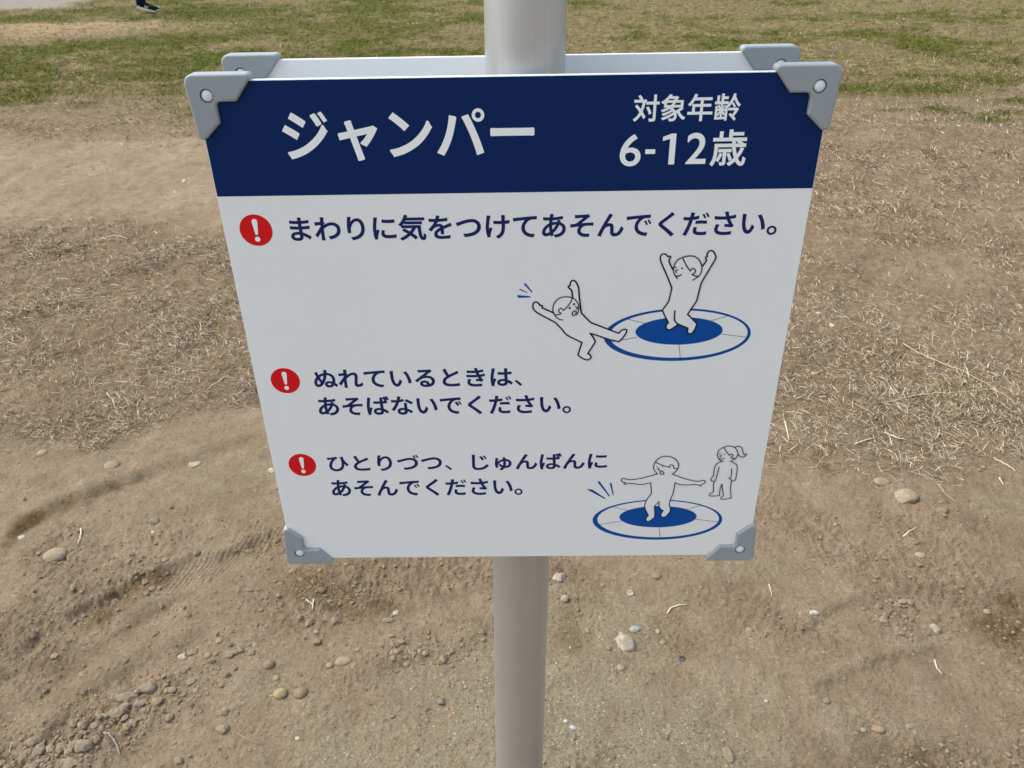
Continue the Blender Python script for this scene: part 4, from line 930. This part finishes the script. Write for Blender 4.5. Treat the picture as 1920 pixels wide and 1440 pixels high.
for grp in (K['burst'][:3], K['burst'][3:]):
    bm = bmesh.new()
    for q in grp: polys(bm, [[p[:2] for p in q]], 1, 0)
    face_bm('motion_mark', bm, [M_BLUE])

# ------------------------------------------------------------------ the person walking far behind
def skin(name, joints, edges, radii, mat, parent, loc, levels=2):
    me = bpy.data.meshes.new(name); me.from_pydata([tuple(Vector(j) - Vector(loc)) for j in joints], edges, [])
    o = bpy.data.objects.new('tmp_skin', me); COL.objects.link(o)
    o.modifiers.new('s', 'SKIN'); o.modifiers.new('d', 'SUBSURF').levels = levels
    for v, r in zip(me.skin_vertices[0].data, radii): v.radius = r if isinstance(r, tuple) else (r, r)
    me.skin_vertices[0].data[0].use_root = True
    bpy.context.view_layer.update()
    m2 = bpy.data.meshes.new_from_object(o.evaluated_get(bpy.context.evaluated_depsgraph_get())); bpy.data.objects.remove(o)
    m2.materials.clear(); m2.materials.append(mat); m2.polygons.foreach_set('use_smooth', np.full(len(m2.polygons), True)); m2.name = name
    return link(name, m2, parent, loc)
def build_person():
    bx, by = -6.44, 14.30; z0 = H1(bx, by)
    root = bpy.data.objects.new('person', None); COL.objects.link(root); root.location = (bx, by, z0); WLOC[root.name] = Vector((bx, by, z0))
    root['label'] = 'person in dark navy trousers and black trainers walking across the grass'; root['category'] = 'person'
    navy = flat_mat('navy_trousers', (.006, .009, .034), .9, spec=.1, var=.2, scale=30); jacket = flat_mat('dark_jacket', (.03, .035, .06), .8, var=.2, scale=20)
    skinm = flat_mat('skin', (.48, .30, .21), .55, var=.05); hairm = flat_mat('black_hair', (.015, .012, .010), .5, var=.2)
    black = flat_mat('black_shoe_mesh', (.010, .011, .011), .9, var=.3, spec=.1, scale=60); white = flat_mat('white_shoe_rubber', (.62, .60, .62), .5, var=.04)
    P = lambda x, y, z: (bx + x, by + y, z0 + z)
    # body: continuous, walking to the right (+x); near leg (y -) is the stance leg
    J = [P(.02, 0, .93), P(.03, 0, 1.10), P(.05, 0, 1.30), P(.06, 0, 1.42), P(.07, 0, 1.50), P(.09, 0, 1.60),
         P(.06, -.17, 1.40), P(-.04, -.22, 1.14), P(.06, -.24, .92), P(.10, -.24, .84),
         P(.06, .17, 1.40), P(.12, .22, 1.14), P(.27, .22, .94), P(.32, .22, .88)]
    E = [(0, 1), (1, 2), (2, 3), (3, 4), (4, 5), (3, 6), (6, 7), (7, 8), (8, 9), (3, 10), (10, 11), (11, 12), (12, 13)]
    skin('body', J, E, [(.15, .11), (.14, .105), (.16, .12), (.12, .10), .055, (.085, .10), .06, .045, .035, .03, .06, .045, .035, .03], jacket, root, P(0, 0, 0))
    J = [P(.02, 0, .95), P(.0, -.09, .86), P(.05, -.10, .50), P(-.02, -.11, .16), P(-.025, -.11, .10), P(.0, .09, .86), P(-.02, .11, .50), P(-.07, .12, .16), P(-.07, .12, .10)]
    skin('trousers', J, [(0, 1), (1, 2), (2, 3), (3, 4), (0, 5), (5, 6), (6, 7), (7, 8)], [(.15, .12), .10, .072, .062, .064, .10, .072, .060, .062], navy, root, P(0, 0, .9))
    bm = bmesh.new(); bmesh.ops.create_icosphere(bm, subdivisions=3, radius=1)
    for v in bm.verts:
        c = v.co; n = .012 if (c.x > .85 and abs(c.y) < .25) else 0
        v.co = Vector(P(.11 + c.x * .095 + n * 1.5, c.y * .075, 1.66 + c.z * .12 - max(0, c.x) * max(0, -c.z) * .02))
    from_bm('head', bm, skinm, root, P(.11, 0, 1.66), smooth=True)
    bm = bmesh.new(); bmesh.ops.create_icosphere(bm, subdivisions=3, radius=1)
    bmesh.ops.delete(bm, geom=[v for v in bm.verts if v.co.z < -.1 + v.co.x * .6 or v.co.x > .75 and v.co.z < .55], context='VERTS')
    for v in bm.verts: c = v.co; v.co = Vector(P(.10 + c.x * .103, c.y * .083, 1.672 + c.z * .122))
    from_bm('hair', bm, hairm, root, P(.10, 0, 1.67), smooth=True)
    def shoe(ox, oy, oz, pitch, yaw=0.0):
        cp, sp = math.cos(pitch), math.sin(pitch)
        def T(x, y, z):                       # heel at origin, toe towards +x, heel lifted about the toe
            X = x * cp + z * sp; Z = -x * sp + z * cp
            return P(ox + X, oy + y, oz + Z)
        secs = [(0.0, .030, .075), (.03, .038, .085), (.09, .040, .095), (.14, .044, .078), (.20, .050, .055), (.26, .048, .045), (.295, .034, .035), (.31, .012, .025)]
        bm = bmesh.new(); rings = []
        for x, w_, h_ in secs:
            rings.append([bm.verts.new(T(x, w_ * math.cos(a) * (1 if math.sin(a) < .5 else .8), .022 + max(0, math.sin(a)) * h_)) for a in [math.pi * i / 8 for i in range(9)]])
        for a, b in zip(rings, rings[1:]):
            for i in range(8): bm.faces.new((a[i], a[i + 1], b[i + 1], b[i]))
        bm.faces.new(rings[0]); bm.faces.new(rings[-1][::-1])
        s = from_bm('shoe', bm, black, root, T(0, 0, 0), smooth=True)
        bm = bmesh.new(); up, lo = [], []
        for sg in (1, -1):
            for x, w_, h_ in (secs if sg > 0 else secs[::-1]):
                up.append(bm.verts.new(T(x, sg * (w_ + .003), .032 if x < .1 else .026))); lo.append(bm.verts.new(T(x, sg * (w_ + .001), 0)))
        n = len(up)
        for i in range(n): bm.faces.new((up[i], up[(i + 1) % n], lo[(i + 1) % n], lo[i]))
        bm.faces.new(up); bm.faces.new(lo[::-1])
        from_bm('sole', bm, white, s, T(.1, 0, 0))
        # letter N on the outer side
        bm = bmesh.new()
        def bar(x0, z0_, x1, z1_, t=.010):
            d = Vector((x1 - x0, z1_ - z0_)).normalized(); nn = Vector((-d.y, d.x)) * t / 2
            vs = [bm.verts.new(T(a, -.0525, b)) for a, b in ((x0 - nn.x, z0_ - nn.y), (x1 - nn.x, z1_ - nn.y), (x1 + nn.x, z1_ + nn.y), (x0 + nn.x, z0_ + nn.y))]
            bm.faces.new(vs)
        bar(.135, .032, .150, .082); bar(.150, .082, .175, .032); bar(.175, .032, .190, .078)
        from_bm('shoe_emblem', bm, white, s, T(.16, -.05, .05))
        return s
    shoe(-.075, -.11, .075, .24)
    shoe(-.12, .12, .03, .10)
    bm = bmesh.new(); bmesh.ops.create_cone(bm, cap_ends=True, segments=14, radius1=.036, radius2=.040, depth=.10)
    for v in bm.verts: v.co = Vector(P(-.03 + v.co.x, -.113 + v.co.y, .15 + v.co.z))
    from_bm('sock', bm, white, root, P(-.03, -.113, .15), smooth=True)
build_person()


# ------------------------------------------------------------------ a dandelion-like flower in the far grass
def flower(x, y, label):
    z = H1(x, y); e = bpy.data.objects.new('wild_flower', None); COL.objects.link(e); e.location = (x, y, z); WLOC[e.name] = Vector((x, y, z))
    e['label'] = label; e['category'] = 'flower'
    R_ = np.random.default_rng(5)
    for j in range(3):
        fx, fy = x + R_.uniform(-.05, .05), y + R_.uniform(-.04, .04); bm = bmesh.new()
        for q in range(9):
            a = 2 * math.pi * q / 9; c, s = math.cos(a), math.sin(a); r = .022
            vs = [bm.verts.new((fx, fy, z + .055)), bm.verts.new((fx + r * .6 * math.cos(a - .3), fy + r * .6 * math.sin(a - .3), z + .064)),
                  bm.verts.new((fx + r * c, fy + r * s, z + .062)), bm.verts.new((fx + r * .6 * math.cos(a + .3), fy + r * .6 * math.sin(a + .3), z + .064))]
            bm.faces.new(vs)
        from_bm('blossom', bm, M_YELLOW, e, (fx, fy, z + .055))
        bm = bmesh.new(); a = [bm.verts.new((fx + dx, fy + dy, z - .01)) for dx, dy in ((-.002, 0), (.002, 0), (0, .003))]; b = [bm.verts.new((fx + dx, fy + dy, z + .055)) for dx, dy in ((-.0015, 0), (.0015, 0), (0, .002))]
        for q in range(3): bm.faces.new((a[q], a[(q + 1) % 3], b[(q + 1) % 3], b[q]))
        from_bm('stem', bm, M_STEM, e, (fx, fy, z))
M_YELLOW = flat_mat('yellow_petals', (.62, .42, .02), .6, var=.1); M_STEM = flat_mat('green_stem', (.10, .16, .03), .6, var=.1)
flower(2.35, 9.65, 'yellow wild flowers in the grass behind the right end of the board')
